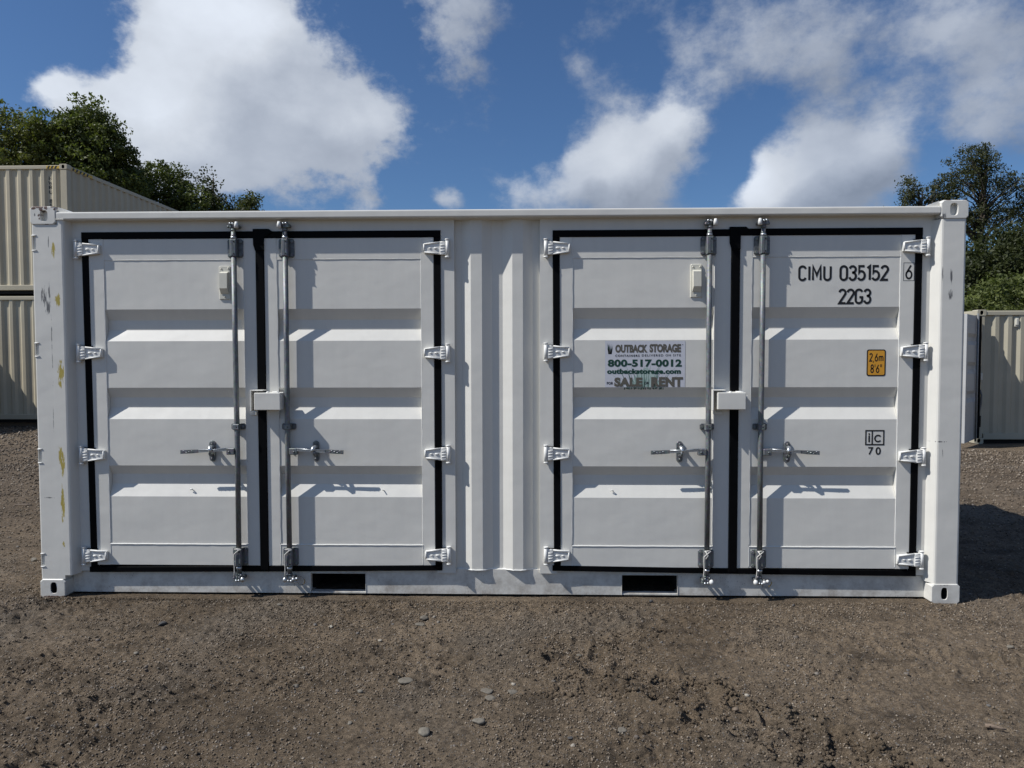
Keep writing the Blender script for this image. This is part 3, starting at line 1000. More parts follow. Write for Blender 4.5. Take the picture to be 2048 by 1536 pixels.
# the walls the photograph does not face
mb = MB(); mb.sheet([(a, b) for a, b in corrugate(0.166, 5.892, 2.432, 2.396, .278)], 0.12, 2.52, 'white_paint', 'z'); mb.build('back_wall', BOXC)
mb = MB(); mb.sheet([(b, a) for a, b in corrugate(0.17, 2.27, 0.008, 0.045, .26)], 0.12, 2.52, 'white_paint', 'z'); mb.build('end_wall', BOXC)
mb = MB(); mb.sheet([(b, a) for a, b in corrugate(0.17, 2.27, 6.05, 6.013, .26)], 0.12, 2.52, 'white_paint', 'z'); mb.build('end_wall', BOXC)
mb = MB(); mb.sheet([(a, b) for a, b in corrugate(0.172, 5.886, 2.574, 2.556, .21)], 0.162, 2.276, 'white_paint', 'y')
mb.box(0.172, 5.886, 2.277, 2.43, 2.50, 2.57, 'white_paint'); mb.box(0.01, 0.16, .163, 2.276, 2.50, 2.57, 'white_paint'); mb.box(5.90, 6.05, .163, 2.276, 2.50, 2.57, 'white_paint')
mb.build('roof', BOXC)
mb = MB(); mb.box(0.02, 0.16, .163, 2.276, 0.012, 0.14, 'white_paint'); mb.box(5.90, 6.04, .163, 2.276, 0.012, 0.14, 'white_paint'); mb.box(0.172, 5.886, 2.30, 2.42, .012, .15, 'white_paint')
mb.build('side_sill', BOXC)

# ---- doors
YF = 0.062
ROWS = [(2.2465, 0), (1.921, 0), (1.850, 1), (1.784, 1), (1.710, 0), (1.400, 0), (1.332, 1), (1.265, 1), (1.190, 0), (0.878, 0), (0.816, 1), (0.749, 1), (0.669, 0), (0.347, 0)]
YO, YR = 0.0655, 0.1015


def weld(mb, p0, p1, r=0.003, n=60, j=0.0008, seed=1):
    rr = random.Random(seed)
    P0, P1 = Vector(p0), Vector(p1)
    d = P1 - P0
    k = max(2, int(d.length / 0.035))
    pts = [P0 + d * (i / k) + Vector((rr.uniform(-j, j), rr.uniform(-j, j) * .5, rr.uniform(-j, j))) for i in range(k + 1)]
    mb.tube(pts, r, 'white_hinge', 6, caps=False)


def make_door(idx, x0, x1, px0, px1, lab):
    """leaf: four tubes round a panel with three pressed-in rows"""
    mb = MB()
    zb, zt = 0.203, 2.387
    mb.box(x0, px0, YF, YF + 0.055, zb, zt, 'white_paint', 0.003)
    mb.box(px1, x1, YF, YF + 0.055, zb, zt, 'white_paint', 0.003)
    mb.box(px0, px1, YF + .001, YF + 0.05, 2.247, zt - .0015, 'white_paint', 0.002)
    mb.box(px0, px1, YF + .001, YF + 0.05, zb + .0015, 0.346, 'white_paint', 0.002)
    # subdivided panel so that it is very slightly wavy, as pressed sheet is
    nx_ = 14
    cols = []
    for i in range(nx_ + 1):
        xx = px0 + .001 + (px1 - px0 - .002) * i / nx_
        col_ = []
        for z, r in ROWS:
            yy = YR if r else YO
            if False:
                yy += 0.0016 * float(vnoise(xx * 1.0, z * 1.0 + idx * 7, 0.45)) + 0.0006 * float(vnoise(xx, z + idx * 5, 0.12))
            col_.append((xx, yy, z))
        cols.append(col_)
    n = len(ROWS)
    vs = [v for c in cols for v in c]
    fs = [(i * n + k, (i + 1) * n + k, (i + 1) * n + k + 1, i * n + k + 1) for i in range(nx_) for k in range(n - 1)]
    mb.add(vs, fs, 'white_paint')
    weld(mb, (px0, YF + .002, 2.2465), (px1, YF + .002, 2.2465), .0022, seed=idx)
    weld(mb, (px0, YF + .001, 0.3465), (px1, YF + .001, 0.3465), .0042, seed=idx + 9)
    for xx in (px0, px1):
        weld(mb, (xx, YF + .0025, 0.36), (xx, YF + .0025, 2.34), .0028, seed=idx + 20)
        weld(mb, (xx, YF + .001, 0.215), (xx, YF + .001, 0.345), .0025, seed=idx + 21)
    # backing sheet closes the leaf
    mb.box(x0 + .004, x1 - .004, YF + .056, YF + .060, zb, zt, 'white_paint')
    return mb.build('door', BOXC, label=lab)


D1 = make_door(1, 0.346, 1.4675, 0.447, 1.384, 'leftmost door with cream vent and lock box')
D2 = make_door(2, 1.5215, 2.644, 1.605, 2.561, 'second door from the left without a vent')
D3 = make_door(3, 3.469, 4.5835, 3.554, 4.476, 'third door with the printed company sticker')
D4 = make_door(4, 4.6375, 5.761, 4.718, 5.669, 'rightmost door with black registration lettering')


def gasket(door, xa, xb, za, zb, side, centre=None, xl=None, zba=None):
    """rubber lip lying over the gap on three sides, xa..xb outer extent; side 'l' or 'r' has the hinge side"""
    mb = MB()
    y0, y1 = 0.0565, 0.0725
    w_ = 0.045
    zt = za
    b0, b1 = zb        # underside height at xa and at xb
    h0, h1 = 0.036, 0.036
    mb.prism([(xa, zt - w_), (xb, zt - w_), (xb, zt), (xa, zt)], y0, y1, 'black_rubber', 0.003)
    mb.prism([(xa, b0), (xb, b1), (xb, b1 + h1), (xa, b0 + h0)], y0, y1, 'black_rubber', 0.003)
    if side == 'l':
        mb.prism([(xa + .010, b0 + h0), (xa + .010 + w_, b0 + h0), (xa + w_, zt - w_), (xa, zt - w_)], y0 + .001, y1, 'black_rubber', 0.003)
    else:
        mb.prism([(xb - w_, b1 + h1), (xb, b1 + h1), (xb, zt - w_), (xb - w_, zt - w_)], y0 + .001, y1, 'black_rubber', 0.003)
    if centre is not None:
        c0, c1 = centre
        zz0 = b1 if side == 'l' else b0
        mb.prism([(c0, zz0 + .01), (c1, zz0 + .01), (c1, zt - w_), (c1, zt - .02), (c0, zt - .02)], y0 - .003, y1 - .004, 'black_rubber', 0.004)
        # thicker overlap piece at the head of the meeting seam
        mb.prism([(c0 - .012, zt - .09), (c0, zt - .13), (c1, zt - .13), (c1 + .001, zt - .043), (c1 + .062, zt - .006), (c1 + .035, zt + .014), (c0 - .014, zt + .014)],
                 y0 - .008, y1 - .006, 'black_rubber', 0.003)
    return mb.build('gasket', door)


gasket(D1, 0.302, 1.494, 2.4315, (0.154, 0.164), 'l', (1.4665, 1.5225))
gasket(D2, 1.4945, 2.690, 2.4305, (0.164, 0.178), 'r')
gasket(D3, 3.4235, 4.608, 2.4255, (0.180, 0.166), 'l', (4.5825, 4.6385))
gasket(D4, 4.6085, 5.8055, 2.4285, (0.166, 0.157), 'r')


def hinge(door, xk, zc, s_):
    """s_ = +1: knuckle on the left, strap to the right"""
    mb = MB()
    m_ = 'white_hinge'
    X = lambda d: xk + s_ * d
    mb.tube([(X(.012), .044, zc - .056), (X(.012), .044, zc + .056)], 0.0125, m_, 12)
    mb.tube([(X(.012), .044, zc - .062), (X(.012), .044, zc - .053)], 0.0155, m_, 12)
    mb.tube([(X(.012), .044, zc + .052), (X(.012), .044, zc + .060)], 0.0155, m_, 12)
    # lug welded to the jamb
    mb.prism([(X(.0), zc - .05), (X(.028), zc - .05), (X(.028), zc + .05), (X(.0), zc + .05)] if s_ > 0 else [(X(.028), zc - .05), (X(.0), zc - .05), (X(.0), zc + .05), (X(.028), zc + .05)], .046, .068, m_, .003)
    # strap: thin web with raised rim
    base = [(.020, -.043), (.055, -.042), (.168, -.028), (.168, .030), (.055, .043), (.020, .045)]
    if s_ < 0: base_p = [(X(a), zc + b) for a, b in base][::-1]
    else: base_p = [(X(a), zc + b) for a, b in base]
    mb.prism(base_p, .0425, .060, m_, .002)
    for (a, b), (c, d) in (((.022, -.0385), (.060, -.0375)), ((.060, -.0375), (.164, -.0245)), ((.164, -.0245), (.164, .0265)), ((.164, .0265), (.060, .0385)), ((.060, .0385), (.022, .040))):
        mb.tube([(X(a), .041, zc + b), (X(c), .041, zc + d)], .0052, m_, 8)
    mb.box(X(.024), X(.060), .0355, .0435, zc - .036, zc + .037, m_, .003)
    for dz in (-.017, .001, .019):
        mb.tube([(X(.028), .0355, zc + dz), (X(.056), .0355, zc + dz)], .0032, m_, 6)
    mb.ball((X(.088), .041, zc), .009, m_, 8, (1.5, .6, .7))
    mb.ball((X(.125), .042, zc), .007, m_, 8, (1.5, .6, .8))
    mb.prism([(X(.03), zc + .042), (X(.10), zc + .040), (X(.10), zc + .046), (X(.03), zc + .048)], .050, .060, 'black_rubber')
    return mb.build('hinge', door)


for z in (2.316, 1.632, 0.951, 0.270): hinge(D1, 0.262, z, 1)
for z in (2.311, 1.628, 0.961, 0.285): hinge(D2, 2.748, z, -1)
for z in (2.308, 1.633, 0.963, 0.286): hinge(D3, 3.367, z, 1)
for z in (2.305, 1.631, 0.950, 0.270): hinge(D4, 5.843, z, -1)


def bolt(mb, x, y, z, r=0.0075, m_='galvanised'):
    mb.prism([(x + r * math.cos(PI / 3 * k + .3), z + r * math.sin(PI / 3 * k + .3)) for k in range(6)], y - .006, y + .002, m_, 0.001)


def lock_set(door, xr, s_, ix):
    """rod, brackets, cams, handle; s_ = direction in which the handle points"""
    yr = 0.030
    G = 'galvanised'
    mb = MB()
    zz = [0.15, 0.6, 1.2, 1.8, 2.44]
    mb.tube([(xr, yr, 0.335), (xr - .002 * s_, yr, 1.0), (xr, yr, 1.7), (xr, yr, 2.258)], 0.0172, G, 16)
    mb.tube([(xr, yr, 0.150), (xr, yr, 0.335)], 0.0145, G, 14)
    mb.tube([(xr, yr, 2.258), (xr, yr, 2.445)], 0.0145, G, 14)
    for z0_, z1_, r_ in ((.192, .206, .0185), (.152, .162, .018), (2.378, 2.392, .0185), (2.395, 2.400, .017), (2.428, 2.440, .0175)):
        mb.tube([(xr, yr, z0_), (xr, yr, z1_)], r_, 'zinc_bright' if r_ > .018 else G, 14)
    mb.build('lock_rod', door)
    for zc in (2.318, 0.269):
        mb = MB()
        h = 0.060
        for q in (-1, 1):
            mb.prism([(xr + q * .016, zc - h), (xr + q * .043, zc - h), (xr + q * .051, zc - h + .01), (xr + q * .051, zc + h - .01), (xr + q * .043, zc + h), (xr + q * .016, zc + h)][::q],
                     .054, .062, 'galv_dark' if zc > 1 else G, .0015)
            for e in (-1, 1): bolt(mb, xr + q * .037, .052, zc + e * .043, .0105)
        mb.prism([(xr - .021, zc - h * .96), (xr + .021, zc - h * .96), (xr + .021, zc + h * .96), (xr - .021, zc + h * .96)], .0105, .058, G, .006)
        mb.box(xr - .0035, xr + .0035, .0095, .012, zc - h * .8, zc + h * .8, 'galv_dark')
        for e in (-1, 1):
            mb.tube([(xr + .008, .0068, zc + e * .04), (xr + .008, .010, zc + e * .04)], .0042, 'print_black', 8)
        mb.build('rod_bracket', door)
    mb = MB()
    zc = 1.142
    mb.prism([(xr - .046, zc - .014), (xr - .040, zc - .02), (xr + .040, zc - .02), (xr + .046, zc - .014), (xr + .046, zc + .014), (xr + .040, zc + .02), (xr - .040, zc + .02), (xr - .046, zc + .014)], .053, .0635, 'galv_dark', .0015)
    mb.prism([(xr - .021, zc - .0185), (xr + .021, zc - .0185), (xr + .021, zc + .0185), (xr - .021, zc + .0185)], .009, .058, G, .004)
    mb.tube([(xr + .006, .0085, zc), (xr + .006, .012, zc)], .0042, 'print_black', 8)
    for q in (-1, 1): bolt(mb, xr + q * .034, .053, zc, .009)
    mb.build('rod_clamp', door)
    # cams: claws on the rod, engaging round keepers on the frame
    rr = random.Random(ix)
    for top in (True, False):
        mb = MB()
        zc = 2.462 if top else 0.128
        e = 1 if top else -1
        k = -s_           # keeper stands on the side of the meeting seam
        mb.tube([(xr, yr, zc - e * .022), (xr, yr, zc + e * .018)], .0155, G, 12)
        mb.prism([(xr - k * .036, zc - .012), (xr - k * .006, zc - .016), (xr - k * .006, zc + .016), (xr - k * .03, zc + .010)][::(1 if k < 0 else -1)], .012, .035, G, .003)
        mb.ball((xr - k * .028, .018, zc - e * .008), .0095, G, 8)
        mb.ball((xr - k * .014, .012, zc + e * .012), .009, 'zinc_bright', 8)
        mb.ball((xr + k * .004, .010, zc + e * .010), .008, 'zinc_bright', 8)
        mb.tube([(xr - k * .02, .028, zc + e * .02), (xr + k * .03, .026, zc + e * .014)], .0055, G, 8)
        st = 'white_hinge' if (top or ix > 2) else 'zinc_bright'
        if top:
            mb.tube([(xr + k * .030, .005, zc - .020), (xr + k * .030, .005, zc + .004), (xr + k * .030, .005, zc + .022)], [.0140, .0130, .0085], st, 10)
            mb.tube([(xr + k * .030, .012, zc - .004), (xr + k * .030, .07, zc - .004)], .009, G, 8)
        else:
            mb.ball((xr + k * .028, .014, zc - .004), .0155, st, 10, (1, 1, 1.15))
            if ix in (2, 4):
                mb.ball((xr + k * -.028, .016, zc - .002), .013, st, 10)
                mb.ball((xr + k * -.050, .018, zc + .002), .011, st, 10)
                mb.tube([(xr - k * .02, .016, zc - .02), (xr - k * .06, .018, zc - .018)], .004, 'zinc_bright', 6)
            mb.ball((xr + k * .016, .02, zc + .022), .009, G, 8)
        mb.tube([(xr + k * .02, .03, zc), (xr + k * .02, .084, zc)], .011, 'galv_dark', 8)
        mb.tube([(xr - k * .02, .03, zc), (xr - k * .02, .084, zc)], .011, 'galv_dark', 8)
        mb.build('cam', door)
    # handle
    mb = MB()
    zc = 0.980
    Z = 'galvanised'
    Xs = lambda d: xr + s_ * d
    mb.box(min(Xs(.012), Xs(.066)), max(Xs(.012), Xs(.066)), .008, .044, zc - .022, zc + .022, Z, .004)
    mb.ball((Xs(.046), .007, zc - .003), .008, 'galv_dark', 8, (1, .5, 1))
    prof = [(.055, .010, .014), (.105, .011, .012), (.150, .007, .006), (.200, .008, .004), (.250, .0105, .002), (.268, .0115, .001), (.300, .012, -.001), (.372, .0125, -.004)]
    up, dn = [(d, zc + c + hgt) for d, hgt, c in prof], [(d, zc + c - hgt) for d, hgt, c in prof]
    poly = [(Xs(d), z) for d, z in dn] + [(Xs(d), z) for d, z in up[::-1]]
    if s_ < 0: poly = poly[::-1]
    # keep faces small: build in strips
    for i in range(len(prof) - 1):
        a, b = prof[i], prof[i + 1]
        q = [(Xs(a[0]), zc + a[2] - a[1]), (Xs(b[0]), zc + b[2] - b[1]), (Xs(b[0]), zc + b[2] + b[1]), (Xs(a[0]), zc + a[2] + a[1])]
        if s_ < 0: q = q[::-1]
        mb.prism(q, .010, .022, 'zinc_bright' if i < 4 else Z)
    mb.tube([(Xs(.066), .009, zc + .02), (Xs(.15), .009, zc + .0125), (Xs(.25), .009, zc + .012)], .003, 'zinc_bright', 6)
    for k in range(9):
        mb.ball((Xs(.285 + k * .0095), .0095, zc - .001 + .006 * math.sin(k * 2.1)), .0036, 'zinc_bright' if k % 2 else 'galv_dark', 6)
    mb.build('handle', door)
    mb = MB()
    xc = Xs(.178)
    st = [(xc + .021 * math.cos(a), zc + .046 + .021 * math.sin(a)) for a in [PI * k / 6 for k in range(7)]] + [(xc + .021 * math.cos(a), zc - .052 + .021 * math.sin(a)) for a in [PI + PI * k / 6 for k in range(7)]]
    mb.prism(st, .0545, .0635, Z, .002)
    for dz in (.047, -.052):
        mb.tube([(xc, .054, zc + dz), (xc, .048, zc + dz)], .0115, 'galv_dark', 10)
        mb.ball((xc, .048, zc + dz), .007, Z, 8)
    mb.tube([(xc, .054, zc - .03), (xc + .002, .02, zc - .026), (xc + .004, .004, zc - .012), (xc + .004, .002, zc + .004)], [.010, .009, .008, .006], Z, 8)
    mb.tube([(xc + .006, .054, zc + .03), (xc - s_ * .003, .012, zc + .026), (xc - s_ * .008, .002, zc + .010), (xc - s_ * .012, .0, zc - .002)], [.012, .0135, .013, .008], 'zinc_bright', 8)
    mb.build('handle_catch', door)
    # white cord tied round the lower bracket
    mb = MB()
    zc = 0.33
    mb.tube([(xr - .020, .010, zc - .002), (xr, .003, zc + .004), (xr + .020, .008, zc + .002)], .0035, 'cord_white', 6)
    xw = xr - .024
    mb.tube([(xr + .020, .006, zc + .002), (xr, .002, zc - .014), (xw, .004, zc - .035), (xw - .001, .004, zc - .07), (xw + .002, .005, zc - .12), (xw, .010, zc - .155), (xw - .004, .012, zc - .19)], .0033, 'cord_white', 6)
    if ix > 2:
        mb.tube([(xr - .016, .006, zc), (xr + .002, .002, zc - .026), (xw + .012, .003, zc - .05)], .0035, 'cord_white', 6)
    mb.build('cord', door)
    if ix in (2, 4):
        mb = MB()
        cx, cz, r_ = xr + .062, 0.105, 0.031
        pts = [(cx + r_ * math.cos(a) * .9, .06 - .02 * math.sin(a), cz + r_ * 1.1 * math.sin(a)) for a in [2 * PI * k / 20 for k in range(20)]]
        mb.tube(pts, .0011, 'galv_dark', 5, closed=True)
        mb.tube([pts[k % 20] for k in range(17, 22)], .0028, 'wire_yellow', 5)
        mb.tube([(xr + .025, .03, .11), (xr + .024, .05, .07)], .0012, 'galv_dark', 5)
        mb.build('seal_wire', door)


lock_set(D1, 1.334, -1, 1)
lock_set(D2, 1.674, 1, 2)
lock_set(D3, 4.434, -1, 3)
lock_set(D4, 4.777, 1, 4)


def vent(door, x0, z0, z1):
    x1 = x0 + .074
    mb = MB()
    cm = 'cream_plastic'
    mb.prism([(x0, z0), (x1, z0), (x1, z1 - .004), (x1 - .004, z1), (x0 + .004, z1), (x0, z1 - .004)], .0575, .066, cm, .003)
    a, b = x0 + .011, x1 - .009
    zt, zb = z1 - .036, z0 + .034
    vs = [(a, .058, zt), (b, .058, zt), (b - .002, .030, zt - .012), (a + .002, .030, zt - .012), (a + .002, .028, zb + .035), (b - .002, .028, zb + .035), (b, .055, zb), (a, .055, zb)]
    mb.add(vs, [(0, 1, 2, 3), (3, 2, 5, 4), (4, 5, 6, 7), (0, 3, 4, 7), (1, 2, 5, 6)], cm)
    for x, z in ((x0 + .015, z1 - .016), (x1 - .013, z1 - .015), ((x0 + x1) / 2, z0 + .016)):
        mb.ball((x, .0565, z), .0062, cm, 8, (1, .6, 1))
    return mb.build('vent_cover', door)


vent(D1, 1.222, 1.986, 2.203)
vent(D3, 4.320, 1.987, 2.200)


def lock_box(door, x0, x1, z0, z1, lug):
    mb = MB()
    m_ = 'white_paint'
    mb.box(x0, x1, -.030, .020, z0, z1, m_, .0035)
    mb.box(x0 + .012, x1 + .004, .020, .060, z0 + .004, z1 + .002, m_, .003)
    mb.tube([(x1 - .01, -.02, z1 + .001), (x1 - .03, -.01, z1 + .004), (x1 - .06, .0, z1 + .003)], .005, 'white_hinge', 6)
    mb.ball((x0 + .085, -.01, z1 + .001), .010, 'white_hinge', 8, (1.2, 1, .8))
    xl = x0 - .030
    mb.box(xl, xl + .008, -.020, .060, z0 - .008, z1 + .018, m_, .002)
    mb.box(xl + .0085, xl + .085, -.018, .060, z1 + .0105, z1 + .0175, m_, .002)
    mb.box(x0 + lug, x0 + lug + .047, .050, .0605, z0 - .040, z0 - .018, m_, .002)
    mb.tube([(x1 + .012, .050, z0 + .055), (x1 + .018, .030, z0 + .058), (x1 + .024, .032, z0 + .075), (x1 + .028, .040, z0 + .085)], .003, 'white_hinge', 6)
    return mb.build('lock_box', door)


lock_box(D1, 1.475, 1.647, 1.257, 1.370, -.062)
lock_box(D3, 4.480, 4.660, 1.260, 1.370, .008)

for door, hx, kind_ in ((D1, 1.008, 0), (D2, 2.299, 1), (D3, 3.821, 0)):
    mb = MB()
    z = .706
    ys = .085
    if kind_ == 0:
        mb.tube([(hx - .012, ys - .012, z + .006), (hx - .006, ys - .020, z + .014), (hx + .002, ys - .018, z + .012), (hx + .003, ys - .004, z + .002), (hx + .002, ys + .004, z)], .0035, 'zinc_bright' if hx < 2 else 'white_hinge', 6)
    else:
        mb.tube([(hx - .010, ys - .022, z + .014), (hx, ys - .006, z + .004), (hx + .004, ys + .006, z)], .0035, 'white_hinge', 6)
    mb.build('hook', door)

# painted marks (flat print, 1.5 mm proud of the sheet)
YP = YO - 0.0012
mb = MB()
stroke_text(mb, 'CIMU', 5.015, 5.230, 2.088, 2.191, YP, 'print_black', .142, .24)
stroke_text(mb, '035152', 5.279, 5.597, 2.088, 2.191, YP, 'print_black', .142, .15)
stroke_text(mb, '22G3', 5.274, 5.487, 1.938, 2.040, YP, 'print_black', .142, .13)
mb.build('lettering', D4)
mb = MB()
YQ = YF - 0.0006
stroke_text(mb, '6', 5.699, 5.745, 2.096, 2.193, YQ, 'print_black', .125, .15)
x0, x1, z0, z1, tw = 5.687, 5.7565, 2.087, 2.2045, .0028
for a in ((x0, x1, z0, z0 + tw), (x0, x1, z1 - tw, z1), (x0, x0 + tw, z0 + tw, z1 - tw), (x1 - tw, x1, z0 + tw, z1 - tw)):
    mb.add([(a[0], YQ, a[2]), (a[1], YQ, a[2]), (a[1], YQ, a[3]), (a[0], YQ, a[3])], [(0, 1, 2, 3)], 'print_black')
mb.build('check_digit', D4)


def rrect(x0, x1, z0, z1, r, n=5):
    P = []
    for cx, cz, a in ((x1 - r, z1 - r, 0), (x0 + r, z1 - r, 90), (x0 + r, z0 + r, 180), (x1 - r, z0 + r, 270)):
        P += arc(cx, cz, r, r, a, a + 90, n)
    return P


mb = MB()
P = rrect(5.464, 5.586, 1.472, 1.645, .014)
mb.add([(a, YP, b) for a, b in P], [tuple(range(len(P)))], 'print_black')
P = rrect(5.4715, 5.5785, 1.4795, 1.6375, .009)
mb.add([(a, YP - .0004, b) for a, b in P], [tuple(range(len(P)))], 'print_orange')
yy = YP - .0008
stroke_text(mb, '2', 5.480, 5.502, 1.566, 1.622, yy, 'print_black', .15, .1)
stroke_text(mb, ',', 5.506, 5.5095, 1.566, 1.622, yy, 'print_black', .09, .1)
mb.add([(5.5045, yy, 1.566), (5.5105, yy, 1.566), (5.5105, yy, 1.574), (5.506, yy, 1.557), (5.503, yy, 1.557)], [(0, 1, 2, 3, 4)], 'print_black')
stroke_text(mb, '6', 5.5145, 5.536, 1.566, 1.622, yy, 'print_black', .15, .1)
stroke_text(mb, 'm', 5.540, 5.571, 1.566, 1.622, yy, 'print_black', .13, .1)
stroke_text(mb, '8', 5.488, 5.511, 1.491, 1.549, yy, 'print_black', .15, .1)
for xa in (5.5155,): mb.add([(xa, yy, 1.53), (xa + .004, yy, 1.53), (xa + .004, yy, 1.549), (xa, yy, 1.549)], [(0, 1, 2, 3)], 'print_black')
stroke_text(mb, '6', 5.5235, 5.5455, 1.491, 1.549, yy, 'print_black', .15, .1)
for xa in (5.551, 5.558): mb.add([(xa, yy, 1.53), (xa + .004, yy, 1.53), (xa + .004, yy, 1.549), (xa, yy, 1.549)], [(0, 1, 2, 3)], 'print_black')
mb.build('height_plate', D4)

mb = MB()
x0, x1, z0, z1, tw = 5.463, 5.587, 1.020, 1.120, .0085
xm = 5.504
for a in ((x0, x1, z0, z0 + tw), (x0, x1, z1 - tw, z1), (x0, x0 + tw, z0 + tw, z1 - tw), (x1 - tw, x1, z0 + tw, z1 - tw), (xm, xm + tw, z0 + tw, z1 - tw)):
    mb.add([(a[0], YP, a[2]), (a[1], YP, a[2]), (a[1], YP, a[3]), (a[0], YP, a[3])], [(0, 1, 2, 3)], 'print_black')
mb.add([(5.4835, YP, 1.040), (5.4935, YP, 1.040), (5.4935, YP, 1.084), (5.4835, YP, 1.084)], [(0, 1, 2, 3)], 'print_black')
P = arc(5.4885, 1.0935, .0058, .0058, 0, 330, 11)
mb.add([(a, YP, b) for a, b in P], [tuple(range(len(P)))], 'print_black')
ribbon(mb, arc(5.5460, 1.0645, .0205, .0205, 38, 322, 18), .0095, lambda a, b: (a, YP, b), 'print_black')
font_text(mb, '7', 5.484, 5.518, .958, 1.008, YP, 'print_black', 0.02)
font_text(mb, '0', 5.531, 5.566, .957, 1.009, YP, 'print_black', 0.02)
mb.build('class_mark', D4)

# company sticker
mb = MB()
ST = YO - .0012
sx0, sx1 = 3.768, 4.290
mb.add([(sx0, ST, 1.4005), (sx1, ST, 1.4005), (sx1, ST, 1.704), (sx0, ST, 1.704)], [(0, 1, 2, 3)], 'sticker_white')
rg = random.Random(3)


def blade(bx, bz, hgt, lean, w0, m_, y):
    pts = [(bx - w0, bz), (bx + w0, bz), (bx + lean * .45 + w0 * .7, bz + hgt * .55), (bx + lean, bz + hgt), (bx + lean * .45 - w0 * .7, bz + hgt * .55)]
    mb.add([(a, y, b) for a, b in pts], [(0, 1, 2, 3, 4)], m_)


mb.add([(3.925, ST - .00015, 1.4010), (4.135, ST - .00015, 1.4010), (4.10, ST - .00015, 1.475), (4.04, ST - .00015, 1.535), (3.99, ST - .00015, 1.50), (3.95, ST - .00015, 1.45)], [(0, 1, 2, 3, 4, 5)], 'print_mint')
for k in range(38):
    bx = rg.gauss(4.03, .060)
    le = (bx - 4.03) * rg.uniform(.4, 1.1) + rg.uniform(-.02, .02)
    blade(bx, 1.402, rg.uniform(.06, .165), le, .0022, 'print_grass', ST - .0003)
for k in range(16):
    bx = 3.800 + rg.gauss(0, .010)
    blade(bx, 1.618, rg.uniform(.03, .078), (bx - 3.800) * 1.1, .0022, 'print_bronze' if k % 2 else 'print_green', ST - .0005)
T = ST - .0008
TX = lambda px: sx0 + (px - 275) / (1785 - 275) * (sx1 - sx0)
TZ = lambda py: 1.704 - (py - 195) / (1050 - 195) * (1.704 - 1.4005)
for s_, a, b, c, d, m_, bo, sp in (('OUTBACK', 466, 1075, 262, 412, 'print_bronze', .055, 0.97), ('STORAGE', 1112, 1705, 252, 408, 'print_bronze', .055, 0.97),
                                   ('CONTAINERS', 466, 925, 446, 488, 'print_black', .022, 1.3), ('DELIVERED', 968, 1372, 442, 482, 'print_black', .012, 1.3), ('ON', 1414, 1512, 441, 480, 'print_black', .012, 1.3), ('SITE', 1556, 1702, 440, 480, 'print_black', .012, 1.3),
                                   ('800-517-0012', 325, 1722, 535, 675, 'print_green', .045, 1.06), ('outbackstorage.com', 312, 1706, 708, 830, 'print_green', .055, 1.06),
                                   ('FOR', 308, 428, 950, 1000, 'print_black', .03, 1.05), ('SALE', 448, 985, 868, 1042, 'print_bronze', .065, 1.08), ('OR', 1015, 1112, 948, 996, 'print_black', .03, 1.0), ('RENT', 1146, 1748, 862, 1042, 'print_bronze', .065, 1.08)):
    font_text(mb, s_, TX(a), TX(b), TZ(d), TZ(c), T, m_, bo, sp)
mb.add([(TX(1722), T, TZ(262)), (TX(1746), T, TZ(262)), (TX(1746), T, TZ(270)), (TX(1722), T, TZ(270))], [(0, 1, 2, 3)], 'print_black')
# the foot of the printed grass folds back on to the slope below
for k in range(60):
    bx = rg.uniform(3.895, 4.155)
    h_ = rg.uniform(.006, .016)
    y0 = lambda z: YO - .002 + (1.400 - z) * (YR - YO) / .068
    mb.add([(bx - .0025, y0(1.3995 - h_), 1.3995 - h_), (bx + .0025, y0(1.3995 - h_), 1.3995 - h_), (bx + .002, y0(1.3995), 1.3995), (bx - .002, y0(1.3995), 1.3995)], [(0, 1, 2, 3)], 'print_grass' if k % 3 else 'print_green')
mb.build('sticker', D3)
# ------------------------------------------------------------------ the tan containers round about


